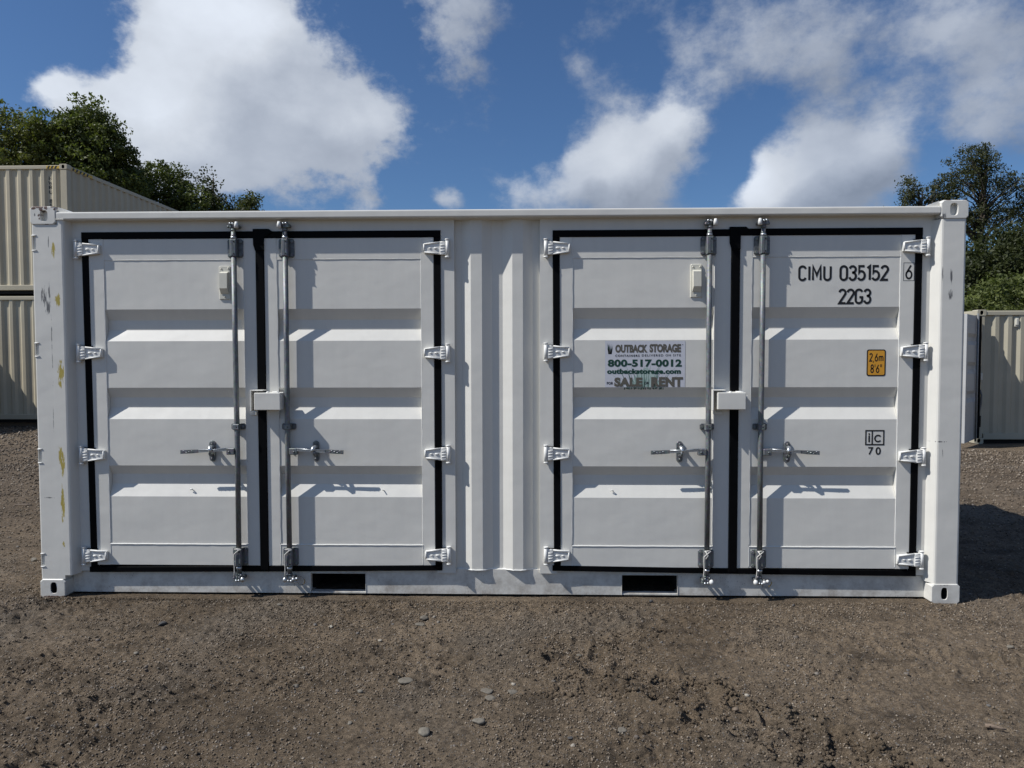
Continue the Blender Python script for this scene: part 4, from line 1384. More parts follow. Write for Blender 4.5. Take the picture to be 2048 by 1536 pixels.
def tan_container(label, loc, LX, LY, H, pm, front_prof, rot=0.0, group='tan containers standing about the yard'):
    """local origin at the front-left foot; front wall at y=0, running LX wide and LY deep"""
    t = thing('shipping_container', label, 'container', loc, group)
    for cx in (0, 1):
        for cy in (0, 1):
            for cz in (0, 1):
                x0, x1 = (0, .178) if cx == 0 else (LX - .178, LX)
                y0, y1 = (0, .162) if cy == 0 else (LY, LY - .162)
                z0, z1 = (0, .118) if cz == 0 else (H - .118, H)
                casting(x0, x1, y0, y1, z0, z1, pm, ((x0 + x1) / 2, (z0 + z1) / 2, .03, .04), .06).build('corner_casting', t)
    for cx in (0, 1):
        for cy in (0, 1):
            mb = MB()
            x0, x1 = (.006, .16) if cx == 0 else (LX - .16, LX - .006)
            y0, y1 = (.006, .15) if cy == 0 else (LY - .15, LY - .006)
            mb.box(x0, x1, y0, y1, .118, H - .118, pm, .012)
            mb.build('corner_post', t)
    for nm, za, zb in (('top_rail', H - .105, H - .03), ('bottom_rail', .085, .20)):
        for a in ((.178, LX - .178, .012, .07), (.178, LX - .178, LY - .07, LY - .012)):
            mb = MB(); mb.box(a[0], a[1], a[2], a[3], za, zb, pm, .006); mb.build(nm, t)
        for a in ((.012, .07, .162, LY - .162), (LX - .07, LX - .012, .162, LY - .162)):
            mb = MB(); mb.box(a[0], a[1], a[2], a[3], za, zb, pm, .006); mb.build(nm, t)
    za, zb = .19, H - .10
    mb = MB(); mb.sheet(front_prof, za, zb, pm, 'z'); mb.build('front_wall', t)
    mb = MB(); mb.sheet([(a, LY - .02 - b) for a, b in corrugate(.15, LX - .15, 0, .036, .27)], za, zb, pm, 'z'); mb.build('back_wall', t)
    mb = MB(); mb.sheet([(.02 + b, a) for a, b in corrugate(.14, LY - .14, 0, .036, .27)], za, zb, pm, 'z'); mb.build('side_wall', t)
    mb = MB(); mb.sheet([(LX - .02 - b, a) for a, b in corrugate(.14, LY - .14, 0, .036, .27)], za, zb, pm, 'z'); mb.build('side_wall', t)
    mb = MB(); mb.box(.03, LX - .03, .072, LY - .072, H - .06, H - .010, pm); mb.build('roof', t)
    mb = MB(); mb.box(.075, LX - .075, .075, LY - .075, .012, .18, 'black_coat_and_shade'); mb.build('floor', t)
    return t


def bars(x_end, first, period, n, slope, flat, lo, f=.022, r=.058):
    """corrugation from lo to x_end with outer flats centred at first + k*period"""
    out = [(lo, r)]
    for k in range(n):
        c = first + k * period
        for dx, y in ((-flat / 2 - slope, r), (-flat / 2, f), (flat / 2, f), (flat / 2 + slope, r)):
            if lo + .005 < c + dx < x_end - .005: out.append((c + dx, y))
    out.append((x_end, out[-1][1]))
    return out


XS, YS = -9.518, 11.2
end_prof = bars(2.438 - .15, 2.128 - 7 * .265, .265, 9, .048, .068, .15)
low = tan_container('tan container at ground level under another one, at the left edge', (XS, YS, .10), 2.438, 12.192, 2.896, 'tan_paint', end_prof)
upc = tan_container('tan container stacked on another one with hazard stripes at its top corner', (XS, YS + .02, .10 + 2.896 + .03), 2.438, 12.192, 2.896, 'tan_paint', end_prof)


def quads(mb, lst, mat):
    for q in lst: mb.add(q, [(0, 1, 2, 3)], mat)


mb = MB()
H2 = 2.896
x0, x1, z0, z1 = 1.965, 2.262, H2 - .098, H2 - .037
mb.add([(x0, .0085, z0), (x1, .0085, z0), (x1, .0085, z1), (x0, .0085, z1)], [(0, 1, 2, 3)], 'print_yellow')
k = x0 + .01
while k < x1 - .08:
    quads(mb, [[(k, .0070, z0), (k + .042, .0070, z0), (k + .078, .0070, z1), (k + .036, .0070, z1)]], 'print_black')
    k += .082
xx = 2.438 - .0085
mb.add([(xx, .17, z0), (xx, .95, z0), (xx, .95, z1), (xx, .17, z1)], [(0, 1, 2, 3)], 'print_yellow')
k = .19
while k < .84:
    quads(mb, [[(xx + .0015, k, z0), (xx + .0015, k + .06, z0), (xx + .0015, k + .10, z1), (xx + .0015, k + .04, z1)]], 'print_black')
    k += .13
mb.build('hazard_stripes', upc)
mb = MB()
stroke_text(mb, 'NWRU 85', -7.525 - XS, -7.462 - XS, 4.96 - 3.026, 5.665 - 3.026, .054, 'print_black', .17, vertical=True)
mb.build('lettering', upc)
for yy in (YS + .35, YS + 2.6):      # timber the lower container stands on
    mb = MB(); mb.box(-.0, 2.5, -.1, .1, -.05, .13, 'twig_bark', .006)
    o = mb.build('timber_bearer'); o.location = (XS, yy, -.03)
    tag(o, 'timber bearer under the front of the lower tan container' if yy < YS + 1 else 'timber bearer further back under the lower tan container', 'timber', 'timber bearers under the stacked containers')

near_prof = [(a, b) for a, b in corrugate(.15, 2.438 - .15, .022, .058, .27)]
tan_container('tan container beyond the left edge whose shadow falls on the stack', (-12.2, 4.95, .0), 2.438, 6.058, 2.66, 'tan_paint', near_prof)

XR, YR_ = 11.88, 9.3
rp = bars(12.192 - .15, .40, .242, 49, .052, .070, .15)
rc = tan_container('greyish tan container on the right with its end door standing open', (XR, YR_, -.115), 12.192, 2.438, 2.591, 'tan_paint_grey', rp)
mb = MB()
mb.box(.735, .81, .030, .056, 2.265, 2.445, 'cream_plastic', .004)
mb.box(.747, .798, .008, .034, 2.295, 2.42, 'cream_plastic', .006)
mb.build('vent_cover', rc)
mb = MB()       # open end door, swung round past the corner
LW, zb, zt = 1.15, .12, 2.46
for a, b in ((0, .09), (LW - .09, LW)): mb.box(a, b, .0, .05, zb, zt, 'white_blue_door', .003)
mb.box(.09, LW - .09, .001, .048, zb + .002, zb + .14, 'white_blue_door', .002)
mb.box(.09, LW - .09, .001, .048, zt - .14, zt - .002, 'white_blue_door', .002)
pz = [zt - .14]
prof = [(.046, zt - .14)]
z_ = zt - .14 - .20
while z_ > zb + .5:
    prof += [(.046, z_), (.006, z_ - .07), (.006, z_ - .14), (.046, z_ - .215)]
    z_ -= .53
prof.append((.046, zb + .14))
mb.sheet([(y_ - .0 , q) for y_, q in prof], .09, LW - .09, 'white_blue_door', 'x')
mb.box(-.005, .075, .030, .078, zb, zt, 'black_rubber', .003)
mb.box(LW - .05, LW, -.03, .0, zb, zt, 'black_rubber', .003)
for q in (.35,): mb.tube([(q, .075, zb - .03), (q, .075, zt + .04)], .017, 'galvanised', 8)
od = mb.build('door', rc, label='open white end door')
od.location = (-.015, -.03, 0)
od.rotation_euler = (0, 0, math.atan2(-.745, -.665))
for nz in (.35, .95, 1.55, 2.2):
    mb = MB(); mb.box(-.03, .03, -.045, .04, nz - .05, nz + .05, 'white_blue_door', .006); mb.build('hinge', rc)
mb = MB(); mb.box(.055, .105, -.05, .008, 1.24, 1.37, 'cream_plastic', .004); mb.build('lock_box', rc)
mb = MB()
mb.tube([(.075, -.012, .35), (.075, -.012, .62), (.10, -.02, .78), (.105, -.02, .95), (.08, -.012, 1.05)], .016, 'galv_dark', 8)
mb.box(.06, .10, -.03, .006, .33, .55, 'black_rubber', .004)
mb.build('handle', rc)

# ------------------------------------------------------------------ stones, gravel, sticks
_ico = None


def ico():
    global _ico
    if _ico is None:
        bm = bmesh.new()
        bmesh.ops.create_icosphere(bm, subdivisions=1, radius=1.0)
        _ico = (np.array([v.co[:] for v in bm.verts]), np.array([[v.index for v in f.verts] for f in bm.faces]))
        bm.free()
    return _ico


def ico2():
    bm = bmesh.new()
    bmesh.ops.create_icosphere(bm, subdivisions=3, radius=1.0)
    r_ = (np.array([v.co[:] for v in bm.verts]), np.array([[v.index for v in f.verts] for f in bm.faces]))
    bm.free()
    return r_


IV, IF = ico()
rs = np.random.RandomState(21)


def gravel(name, n, xr, yr, smin, smax, label, power=2.2):
    x = rs.uniform(*xr, n); y = rs.uniform(*yr, n)
    inside = (x > -.02) & (x < 6.08) & (y > -.01) & (y < 2.5)
    keep = ~inside & (vnoise(x, y, .55, 7.0, 3.0) + rs.uniform(-.35, .55, n) > -.12)
    x, y = x[keep], y[keep]
    n = len(x)
    s = smin + (smax - smin) * rs.power(1.0 / power, n) ** 1.0
    z = ground_h(x, y)
    sc = np.stack([s * rs.uniform(.8, 1.3, n), s * rs.uniform(.7, 1.1, n), s * rs.uniform(.40, .80, n)], -1) * .5
    an = rs.uniform(0, 2 * PI, n)
    V = IV[None] * (1 + rs.uniform(-.26, .22, (n, len(IV), 1))) * sc[:, None, :]
    ca, sa = np.cos(an)[:, None], np.sin(an)[:, None]
    X = V[..., 0] * ca - V[..., 1] * sa + x[:, None]
    Y = V[..., 0] * sa + V[..., 1] * ca + y[:, None]
    Z = V[..., 2] + (z + sc[:, 2] * .15)[:, None]
    VV = np.stack([X, Y, Z], -1).reshape(-1, 3)
    FF = (IF[None] + (np.arange(n) * len(IV))[:, None, None]).reshape(-1, 3)
    o = np_mesh(name, VV, FF, 'gravel_mix', False, 3)
    o['kind'] = 'stuff'
    o['label'] = label
    o['category'] = 'gravel'
    return o


gravel('gravel', 15000, (-1.0, 7.8), (-2.6, .9), .0035, .0135, 'fine loose gravel and grit strewn over the brown dirt')
gravel('gravel', 6000, (-4.0, 12.0), (-1.8, 12.0), .010, .030, 'coarser loose gravel on the dirt further back in the yard')

# crumbly clods of the same dirt, thickest along the tyre track
def clods(n, seed):
    r = np.random.RandomState(seed)
    x = r.uniform(-.6, 7.4, n); y = r.uniform(-2.4, .0, n)
    track = np.zeros(n)
    for ox, oy, ang, wd, p0, p1, a_ in ((3.91, -1.25, -42.0, .31, -.9, 1.5, 1.0), (2.2, -1.05, 14.0, .34, -2.6, 1.1, .35), (4.9, -.75, -20.0, .3, -1.4, 1.5, .35)):
        ca, sa = math.cos(math.radians(ang)), math.sin(math.radians(ang))
        s_ = (x - ox) * ca + (y - oy) * sa; q_ = -(x - ox) * sa + (y - oy) * ca
        track = np.maximum(track, a_ * np.exp(-((np.abs(q_) - wd * .5) / .06) ** 2) * (s_ > p0) * (s_ < p1))
        track = np.maximum(track, a_ * .45 * (np.abs(q_) < wd * .5) * (s_ > p0) * (s_ < p1))
    keep = r.rand(n) < .10 + .9 * track + .35 * (vnoise(x, y, .5, 4.4, 6.1) > .1)
    keep &= ~((x > -.02) & (x < 6.08) & (y > -.015))
    return x[keep], y[keep]


cx_, cy_ = clods(21000, 77)
# ridges of crumbs squeezed up by a lugged tyre: two rims and the bars between them
rt = np.random.RandomState(9)
top_ = np.array([(3.38, -1.10), (3.75, -1.10), (4.02, -1.14), (4.36, -1.42), (4.47, -1.56), (4.68, -1.74), (4.84, -1.89), (5.1, -2.15)])
low_ = np.array([(3.30, -1.30), (3.62, -1.32), (3.86, -1.38), (4.12, -1.62), (4.22, -1.76), (4.42, -1.96), (4.56, -2.10), (4.8, -2.35)])


def along(P, u):
    d = np.r_[0, np.cumsum(np.hypot(*np.diff(P, axis=0).T))]
    return np.stack([np.interp(u * d[-1], d, P[:, 0]), np.interp(u * d[-1], d, P[:, 1])], 1)


cl_ = []
for P, n_ in ((top_, 950), (low_, 700)):
    u = rt.rand(n_); u = u[rt.rand(n_) < .35 + .65 * (np.sin(u * 61) > -.3)]
    cl_.append(along(P, u) + rt.normal(0, .013, (len(u), 2)))
for k in range(17):
    a_, b_ = along(top_, np.array([k / 17.0]))[0], along(low_, np.array([min(1, (k + .8) / 17.0)]))[0]
    q = rt.rand(75)[:, None]
    cl_.append(a_ + (b_ - a_) * q + rt.normal(0, .010, (75, 2)))
ntr = sum(len(c) for c in cl_)
# crumbs lying against the foot of the white container
nf = 2600
cl_.append(np.stack([rt.uniform(.1, 5.95, nf), -.008 - np.abs(rt.normal(0, .035, nf))], 1))
cl_ = np.concatenate(cl_)
cx_ = np.r_[cl_[:, 0], cx_]; cy_ = np.r_[cl_[:, 1], cy_]
ncl = len(cx_)
rc_ = np.random.RandomState(78)
s_ = rc_.uniform(.007, .024, ncl) * rc_.uniform(.6, 1.0, ncl)
s_[:ntr] = rc_.uniform(.012, .032, ntr) * rc_.uniform(.6, 1.0, ntr)
s_[ntr:ntr + nf] *= .8
sc = np.stack([s_ * rc_.uniform(.8, 1.4, ncl), s_ * rc_.uniform(.7, 1.1, ncl), s_ * rc_.uniform(.5, .9, ncl)], -1) * .5
an = rc_.uniform(0, 2 * PI, ncl)
V = IV[None] * (1 + rc_.uniform(-.35, .25, (ncl, len(IV), 1))) * sc[:, None, :]
ca, sa = np.cos(an)[:, None], np.sin(an)[:, None]
VV = np.stack([V[..., 0] * ca - V[..., 1] * sa + cx_[:, None], V[..., 0] * sa + V[..., 1] * ca + cy_[:, None], V[..., 2] + (ground_h(cx_, cy_) + sc[:, 2] * .35)[:, None]], -1).reshape(-1, 3)
o = np_mesh('dirt_clods', VV, (IF[None] + (np.arange(ncl) * len(IV))[:, None, None]).reshape(-1, 3), 'dirt', False, 3)
o['kind'] = 'stuff'; o['label'] = 'crumbly brown clods of dirt along the tyre tracks and loose patches'; o['category'] = 'dirt'

# the grit that makes up the surface
ng = 78000
rg_ = np.random.RandomState(55)
gx_, gy_ = rg_.uniform(-.7, 7.3, ng), -2.35 + 2.5 * rg_.rand(ng) ** .9
kp = ~((gx_ > -.015) & (gx_ < 6.07) & (gy_ > -.012))
kp &= rg_.rand(ng) < np.clip(.52 + 1.5 * vnoise(gx_, gy_, .42, 12.0, 5.0) + 1.0 * vnoise(gx_, gy_, .15, 2.0, 15.0), .10, 1.0)
gx_, gy_ = gx_[kp], gy_[kp]
side = np.concatenate([np.stack([rg_.uniform(-4.5, -.02, 16000), .1 + 7 * rg_.rand(16000) ** 1.5], 1), np.stack([rg_.uniform(-9.5, -1.5, 9000), rg_.uniform(5.0, 12.5, 9000)], 1), np.stack([rg_.uniform(6.09, 12.5, 18000), .1 + 8 * rg_.rand(18000) ** 1.5], 1)])
gx_ = np.concatenate([gx_, side[:, 0]]); gy_ = np.concatenate([gy_, side[:, 1]]); nside = len(side); ng = len(gx_)
OV = np.array([(1, 0, 0), (-1, 0, 0), (0, 1, 0), (0, -1, 0), (0, 0, 1), (0, 0, -1)], float)
OF = np.array([(0, 2, 4), (2, 1, 4), (1, 3, 4), (3, 0, 4), (2, 0, 5), (1, 2, 5), (3, 1, 5), (0, 3, 5)])
sg_ = rg_.uniform(.0034, .0080, ng) * (1 + np.clip(gy_, 0, 8) * .35)
V = OV[None] * sg_[:, None, None] * rg_.uniform(.55, 1.25, (ng, 6, 1)) * np.array([1, .85, .75])
an = rg_.uniform(0, 2 * PI, ng)
ca, sa = np.cos(an)[:, None], np.sin(an)[:, None]
VV = np.stack([V[..., 0] * ca - V[..., 1] * sa + gx_[:, None], V[..., 0] * sa + V[..., 1] * ca + gy_[:, None], V[..., 2] + (ground_h(gx_, gy_) + sg_ * .35)[:, None]], -1).reshape(-1, 3)
o = np_mesh('grit', VV, (OF[None] + (np.arange(ng) * 6)[:, None, None]).reshape(-1, 3), 'dirt_grain', False, 3)
o['kind'] = 'stuff'; o['label'] = 'coarse brown grit covering the dirt in front of the white container'; o['category'] = 'grit'

SV, SF = ico2()
ST_ = [  # x, y, width, flatness, material, label
    (1.067, -0.46, 0.050, .50, 'stone_dark', 'dark grey stone nearest the front left casting of the white container'),
    (1.666, -0.142, 0.038, .5, 'stone_grey', 'small flat grey stone just in front of the left fork pocket'),
    (2.087, -0.464, 0.024, .7, 'stone_white', 'small white pebble below the left fork pocket'),
    (1.139, -0.874, 0.026, .6, 'stone_pale', 'small pale pebble in the left half of the dirt, level with the track'),
    (2.14, -1.259, 0.034, .7, 'stone_grey', 'rounded grey stone left of the broad flat slab stone'),
    (2.102, -1.028, 0.023, .6, 'stone_pale', 'pale pebble a hand behind the rounded grey stone'),
    (2.622, -0.316, 0.048, .5, 'stone_grey', 'oval grey stone, rear one of the pair below the white container'),
    (2.614, -0.43, 0.055, .3, 'stone_grey', 'long thin flat stone, front one of the pair below the white container'),
    (2.614, -0.718, 0.044, .4, 'stone_grey', 'flat grey stone halfway between the container and the broad slab'),
    (2.66, -1.174, 0.072, .28, 'stone_grey', 'broad flat grey slab stone bedded in the dirt'),
    (3.53, -0.865, 0.047, .5, 'stone_grey', 'round grey stone lying alone right of the middle'),
    (3.067, -1.265, 0.060, .22, 'stone_grey', 'upper flat stone of the two lying against each other'),
    (3.091, -1.335, 0.056, .25, 'stone_grey', 'lower flat stone of the two lying against each other'),
    (3.19, -1.279, 0.047, .35, 'stone_grey', 'squarish flat stone right beside the two touching stones'),
    (3.046, -1.555, 0.054, .50, 'stone_pale', 'pale beige rounded stone in the middle foreground'),
    (2.821, -1.659, 0.060, .50, 'stone_pale', 'large pale angular stone nearest the camera left of the middle'),
    (2.467, -1.323, 0.028, .6, 'stone_pale', 'small pale stone left of the large angular one, further back'),
    (2.487, -1.592, 0.023, .7, 'stone_pale', 'small pale pebble left of the large angular stone, at its level'),
    (4.061, -0.032, 0.029, .8, 'stone_dark', 'dark stone close under the white container by the right fork pocket'),
    (3.665, -1.633, 0.048, .55, 'stone_grey', 'smooth grey brown stone in the right foreground with a dark end'),
    (3.443, -1.681, 0.026, .5, 'stone_dark', 'small black stone in the middle foreground'),
    (2.425, -0.673, 0.026, .5, 'stone_white', 'small cream coloured flake left of the stone pair'),
    (4.206, -1.416, 0.031, .7, 'stone_tan', 'brown clod on the rim of the lugged tyre track'),
    (5.899, -0.72, 0.038, .4, 'stone_pale', 'flat pale stone in front of the right casting'),
    (-0.604, 0.79, 0.05, .7, 'stone_pale', 'pale stone beside the left end of the white container'),
]
for i, (x, y, wd, fl, m_, lb) in enumerate(ST_):
    rr_ = np.random.RandomState(100 + i)
    d = np.ones(len(SV))
    for _ in range(9):        # flat facets, as on broken stone
        nrm = rr_.normal(size=3); nrm /= np.linalg.norm(nrm)
        h_ = rr_.uniform(.62, .92)
        pr_ = SV @ nrm * d
        d = np.where(pr_ > h_, d * h_ / np.maximum(pr_, 1e-6), d)
    d = d * (1 + rr_.uniform(-.018, .018, len(SV)))
    V = SV * d[:, None] * np.array([wd * .56, wd * .56 * rr_.uniform(.65, .95), wd * .56 * fl])
    a_ = rr_.uniform(-.5, .5)
    R_ = np.array([[math.cos(a_), -math.sin(a_), 0], [math.sin(a_), math.cos(a_), 0], [0, 0, 1]])
    o = np_mesh('stone', V @ R_.T, SF, m_, True, 3)
    o.location = (x, y, float(ground_h(x, y)) + wd * .56 * fl * .20 + .003)
    tag(o, lb, 'stone', 'stones lying in the dirt')

mb = MB()
mb.tube([(-.030, .012, .008), (-.015, .006, .012), (.004, -.001, .010), (.022, -.006, .008), (.045, -.011, .005)], [.008, .010, .008, .006, .003], 'twig_bark', 7)
mb.tube([(-.015, .006, .012), (-.022, -.004, .018)], [.004, .0025], 'twig_bark', 6)
o = mb.build('twig'); o.location = (5.268, -1.567, float(ground_h(5.268, -1.567)) + .001)
tag(o, 'short brown twig lying on the dirt at the lower right', 'twig', None)
mb = MB()
mb.prism([(-.10, -.012), (-.05, -.02), (.06, -.016), (.10, .0), (.05, .014), (-.06, .012)], .0, .012, 'stone_tan', .002, axis='z')
o = mb.build('wood_chip'); o.location = (-2.207, 2.881, float(ground_h(-2.207, 2.881)) + .004)
tag(o, 'pale splinter of wood on the dirt behind the left post', 'wood chip', None)

# ------------------------------------------------------------------ trees


def leaves(nclump, per, lobes, rad, size, seed, shell=.5, droop=0.0):
    """leaf faces in clumps spread through lobes (x, y, z, rx, ry, rz); returns verts, faces, tint"""
    r = np.random.RandomState(seed)
    vol = np.array([l[3] * l[4] * l[5] for l in lobes]) ** .75
    which = r.choice(len(lobes), nclump, p=vol / vol.sum())
    Lb = np.array(lobes)[which]
    d = r.normal(size=(nclump, 3)); d /= np.linalg.norm(d, axis=1, keepdims=True)
    rad_ = (shell + (1 - shell) * r.rand(nclump)) ** 1.0 * (0.82 + .34 * r.rand(nclump))
    cen = Lb[:, :3] + d * rad_[:, None] * Lb[:, 3:]
    crad = rad * r.uniform(.55, 1.35, nclump)
    n = nclump * per
    ci = np.repeat(np.arange(nclump), per)
    p = r.normal(size=(n, 3)); p /= np.linalg.norm(p, axis=1, keepdims=True)
    p *= (r.rand(n) ** .42)[:, None]
    pos = cen[ci] + p * crad[ci][:, None] * np.array([1.1, 1.1, .75])
    a = r.normal(size=(n, 3)); a[:, 2] -= droop; a /= np.linalg.norm(a, axis=1, keepdims=True)
    nr = p * .8 + r.normal(size=(n, 3)) * .55 + np.array([0, 0, .35])
    b = np.cross(nr, a); b /= np.linalg.norm(b, axis=1, keepdims=True) + 1e-9
    s = size * r.uniform(.6, 1.35, n)
    A = a * (s * .5)[:, None]; B = b * (s * .27)[:, None]
    V = np.stack([pos - A, pos + B - A * .1, pos + A, pos - B - A * .1], 1).reshape(-1, 3)
    F = np.arange(n * 4).reshape(-1, 4)
    tint = np.clip(r.rand(nclump)[ci] * .6 + r.rand(n) * .4, 0, 1)
    return V, F, tint, cen


def tree(name, label, loc, lobes, nclump, per, rad, size, mat, seed, group, trunk=None, shell=.5, limbs=26, droop=0.0):
    t = thing(name, label, 'bush' if name == 'bush' else 'tree', loc, group)
    V, F, tint, cen = leaves(nclump, per, lobes, rad, size, seed, shell, droop)
    o = np_mesh('crown', V, F, mat, False, 4)
    at = o.data.attributes.new('tint', 'FLOAT', 'FACE')
    at.data.foreach_set('value', tint.astype(np.float32))
    o.parent = t
    rr = random.Random(seed)
    mb = MB()
    top = max(l[2] for l in lobes)
    cx = sum(l[0] for l in lobes) / len(lobes); cy = sum(l[1] for l in lobes) / len(lobes)
    r0 = trunk or top * .022
    base = [Vector((0, 0, -.3)), Vector((cx * .1, cy * .1, top * .25)), Vector((cx * .4, cy * .4, top * .55)), Vector((cx * .8, cy * .8, top * .8)), Vector((cx, cy, top))]
    mb.tube(base, [r0 * 1.3, r0, r0 * .75, r0 * .45, r0 * .12], 'bark', 9)
    idx = list(range(len(cen))); rr.shuffle(idx)
    for k in idx[:limbs]:
        c = Vector(cen[k])
        f = min(.95, max(.2, (c.z - .35 * (Vector((c.x, c.y)).length)) / top - .12))
        s_ = f * 4; i = min(3, int(s_))
        a = base[i].lerp(base[i + 1], s_ - i)
        m1 = a.lerp(c, .45) + Vector((rr.uniform(-.15, .15), rr.uniform(-.15, .15), rr.uniform(.0, .3)))
        q = r0 * (.42 - .3 * f)
        mb.tube([a, m1, c], [q, q * .55, q * .15], 'bark', 6)
    mb.build('trunk', t)
    return t


GL_ = 'trees behind the stacked tan containers'
GR_ = 'trees behind the right hand container'
tree('tree', 'tall dense dark green tree with a rounded top behind the stacked containers', (-18.6, 30, 0),
     [(-.6, 0, 11.0, 1.9, 2.2, 2.6), (1.0, 0, 10.2, 1.7, 2.0, 2.6), (.3, 0, 12.6, 1.4, 1.5, 1.4), (1.3, 0, 11.6, 1.1, 1.2, 1.6), (2.3, 0, 8.8, 1.1, 1.5, 1.9), (-.4, 0, 8.0, 2.6, 2.4, 2.4), (1.4, 0, 6.6, 2.2, 2.2, 2.0)],
     900, 85, .46, .165, 'leaf_dark', 1, GL_)
tree('tree', 'olive green tree at the left edge of the picture above the stacked containers', (-22.1, 29, 0),
     [(0, 0, 11.6, 2.2, 2.0, 2.4), (-1.6, 0, 10.0, 2.0, 2.0, 2.6), (1.5, 0, 10.4, 1.9, 1.8, 2.6), (.2, 0, 8.0, 2.9, 2.2, 2.4), (2.1, 0, 12.2, .9, .9, .9)],
     700, 80, .44, .15, 'leaf_mid', 2, GL_)
tree('tree', 'slim leafy tree filling the dip left of the dark rounded tree', (-20.3, 32, 0),
     [(0, 0, 11.8, 1.6, 1.6, 2.2), (.2, 0, 9.0, 2.2, 2.0, 3.0), (.6, 0, 13.2, .8, .8, .9)],
     330, 55, .46, .18, 'leaf_mid', 12, GL_)
tree('tree', 'low dense tree with a domed top in the middle of the left tree line', (-16.3, 33, 0),
     [(0, 0, 10.2, 1.9, 1.8, 1.8), (-1.2, 0, 9.2, 1.6, 1.8, 2.0), (1.6, 0, 8.9, 1.7, 1.8, 1.9), (.4, 0, 7.2, 3.0, 2.4, 2.2)],
     600, 75, .42, .155, 'leaf_dark', 3, GL_)
tree('tree', 'sparse feathery tree between the domed tree and the last tall bush', (-14.3, 34, 0),
     [(0, 0, 9.6, 1.3, 1.4, 2.1), (.4, 0, 11.3, .6, .7, .8), (1.2, 0, 8.6, 1.3, 1.3, 1.7), (0, 0, 6.9, 2.2, 2.0, 1.8)],
     300, 36, .42, .16, 'leaf_airy', 4, GL_, shell=.3)
tree('tree', 'pale green small tree, last tall one before the tree line drops', (-13.1, 36.5, 0),
     [(0, 0, 9.2, 1.0, 1.1, 1.7), (.3, 0, 10.4, .55, .6, .7), (.6, 0, 7.6, 1.5, 1.4, 1.6)],
     220, 45, .38, .16, 'leaf_olive', 5, GL_)
tree('tree', 'rightmost low treetop of the left tree line, just above the white roof', (-12.2, 40, 0),
     [(0, 0, 9.0, 1.1, 1.2, 1.5), (1.2, 0, 8.4, 1.1, 1.1, 1.4), (-1.0, 0, 8.6, 1.0, 1.1, 1.4), (2.1, 0, 8.3, .7, .7, .9)],
     210, 42, .38, .17, 'leaf_mid', 6, GL_)
tree('bush', 'yellow green bush in front of the dark tree, over the side of the upper container', (-15.4, 27, 0),
     [(0, 0, 7.1, 1.4, 1.2, 1.5), (-.9, 0, 7.7, .9, .9, 1.0), (.9, 0, 6.2, 1.2, 1.1, 1.3), (0, 0, 4.4, 1.6, 1.5, 1.8)],
     250, 46, .36, .15, 'leaf_yellow', 7, GL_)
tree('bush', 'yellow green bush further right, low in front of the domed tree', (-13.0, 30, 0),
     [(0, 0, 7.4, 1.3, 1.2, 1.2), (-1.3, 0, 7.6, 1.0, 1.0, 1.1), (1.0, 0, 6.5, 1.1, 1.0, 1.1), (0, 0, 5.0, 1.6, 1.4, 1.6)],
     250, 44, .36, .15, 'leaf_yellow', 8, GL_)
# right-hand group
tree('tree', 'tall open crowned tree with sky between its leaves above the right post', (22.0, 26, 0),
     [(0, 0, 9.1, 1.45, 1.2, 1.0), (.1, 0, 9.95, .95, .8, .65), (-1.1, 0, 8.3, .9, .9, .8), (1.35, 0, 8.6, .95, .9, .8), (.2, 0, 7.4, 1.8, 1.1, .9), (2.0, 0, 7.7, .7, .6, .6)],
     520, 34, .26, .088, 'leaf_airy', 21, GR_, shell=.25, limbs=70)
tree('tree', 'smaller open crowned tree left of the tall one above the white roof', (19.6, 26, 0),
     [(-.35, 0, 8.4, .55, .6, .75), (.75, 0, 8.5, .55, .6, .75), (-.9, 0, 7.4, .65, .7, .6), (.3, 0, 7.4, .9, .8, .7), (1.3, 0, 7.3, .7, .7, .6)],
     280, 34, .25, .088, 'leaf_airy', 22, GR_, shell=.25, limbs=60)
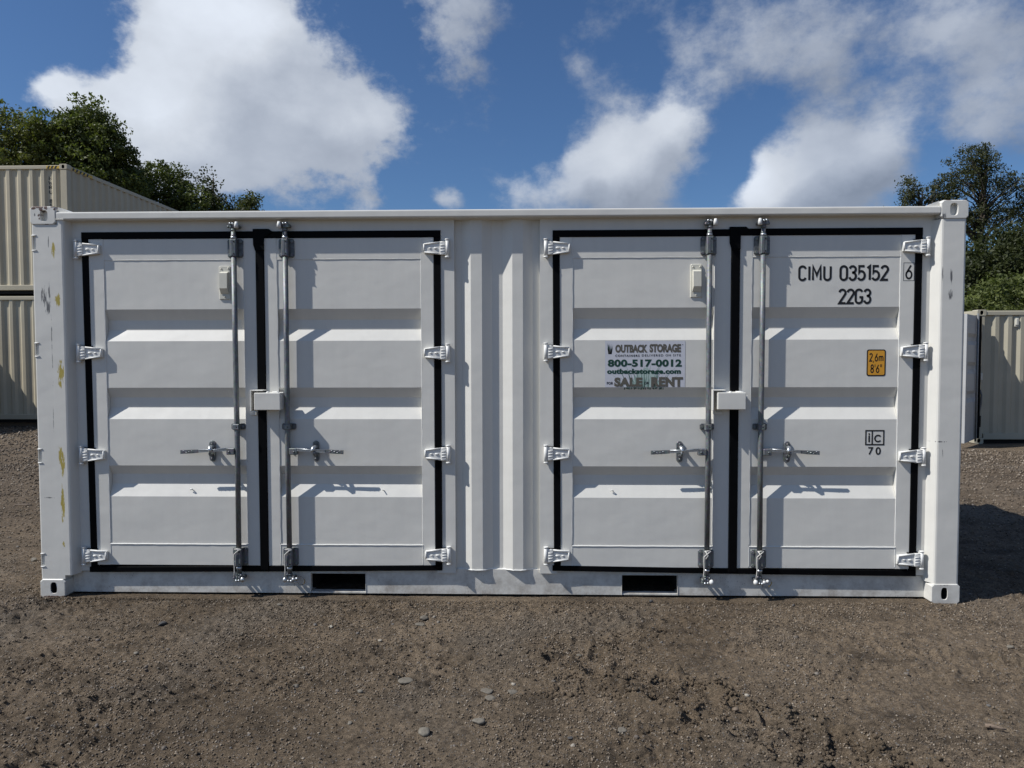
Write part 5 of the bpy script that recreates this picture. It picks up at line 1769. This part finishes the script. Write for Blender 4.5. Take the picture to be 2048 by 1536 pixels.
tree('tree', 'thin leaning branches of a sparse tree cut by the right edge', (24.6, 26, 0),
     [(0, 0, 8.4, 1.1, .8, .7), (-.6, 0, 7.5, 1.0, .8, .6), (.8, 0, 7.6, .9, .8, 1.0), (1.0, 0, 9.0, .8, .8, .8)],
     170, 26, .30, .09, 'leaf_airy', 23, GR_, shell=.2, limbs=60)
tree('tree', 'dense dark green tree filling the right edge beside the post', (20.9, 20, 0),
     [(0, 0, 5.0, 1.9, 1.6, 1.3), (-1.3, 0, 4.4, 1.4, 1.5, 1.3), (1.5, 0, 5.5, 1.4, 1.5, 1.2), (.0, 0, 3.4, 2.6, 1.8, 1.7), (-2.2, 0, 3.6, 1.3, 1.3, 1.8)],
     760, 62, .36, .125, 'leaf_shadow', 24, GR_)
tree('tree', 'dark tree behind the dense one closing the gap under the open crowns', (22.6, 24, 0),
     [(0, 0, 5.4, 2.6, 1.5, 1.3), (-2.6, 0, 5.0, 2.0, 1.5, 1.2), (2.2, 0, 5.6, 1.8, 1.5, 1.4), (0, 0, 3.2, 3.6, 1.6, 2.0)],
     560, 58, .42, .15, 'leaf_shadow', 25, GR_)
tree('bush', 'rounded bright green bush just above the right hand container', (17.6, 16.6, 0),
     [(0, 0, 3.1, 1.5, 1.2, 1.0), (-1.1, 0, 2.6, 1.1, 1.1, 1.0), (1.3, 0, 2.9, 1.2, 1.1, 1.2), (0, 0, 1.6, 2.2, 1.4, 1.3)],
     520, 60, .27, .10, 'leaf_dark', 26, GR_)

# far edge of the yard: an unbroken belt of woodland, hidden behind the container from the front
rw = np.random.RandomState(4)
lob = [(float(x_), float(rw.uniform(50, 56)), float(rw.uniform(2.2, 3.6)), 3.6, 2.0, float(rw.uniform(2.2, 3.4))) for x_ in np.arange(-72, 76, 4.2)]
V, F, tint, _c = leaves(520, 32, lob, 1.3, .62, 90, .35)
o = np_mesh('woodland', V, F, 'leaf_dark', False, 4)
at = o.data.attributes.new('tint', 'FLOAT', 'FACE')
at.data.foreach_set('value', tint.astype(np.float32))
o['kind'] = 'stuff'
o['label'] = 'low belt of woodland along the far edge of the yard'
o['category'] = 'woodland'
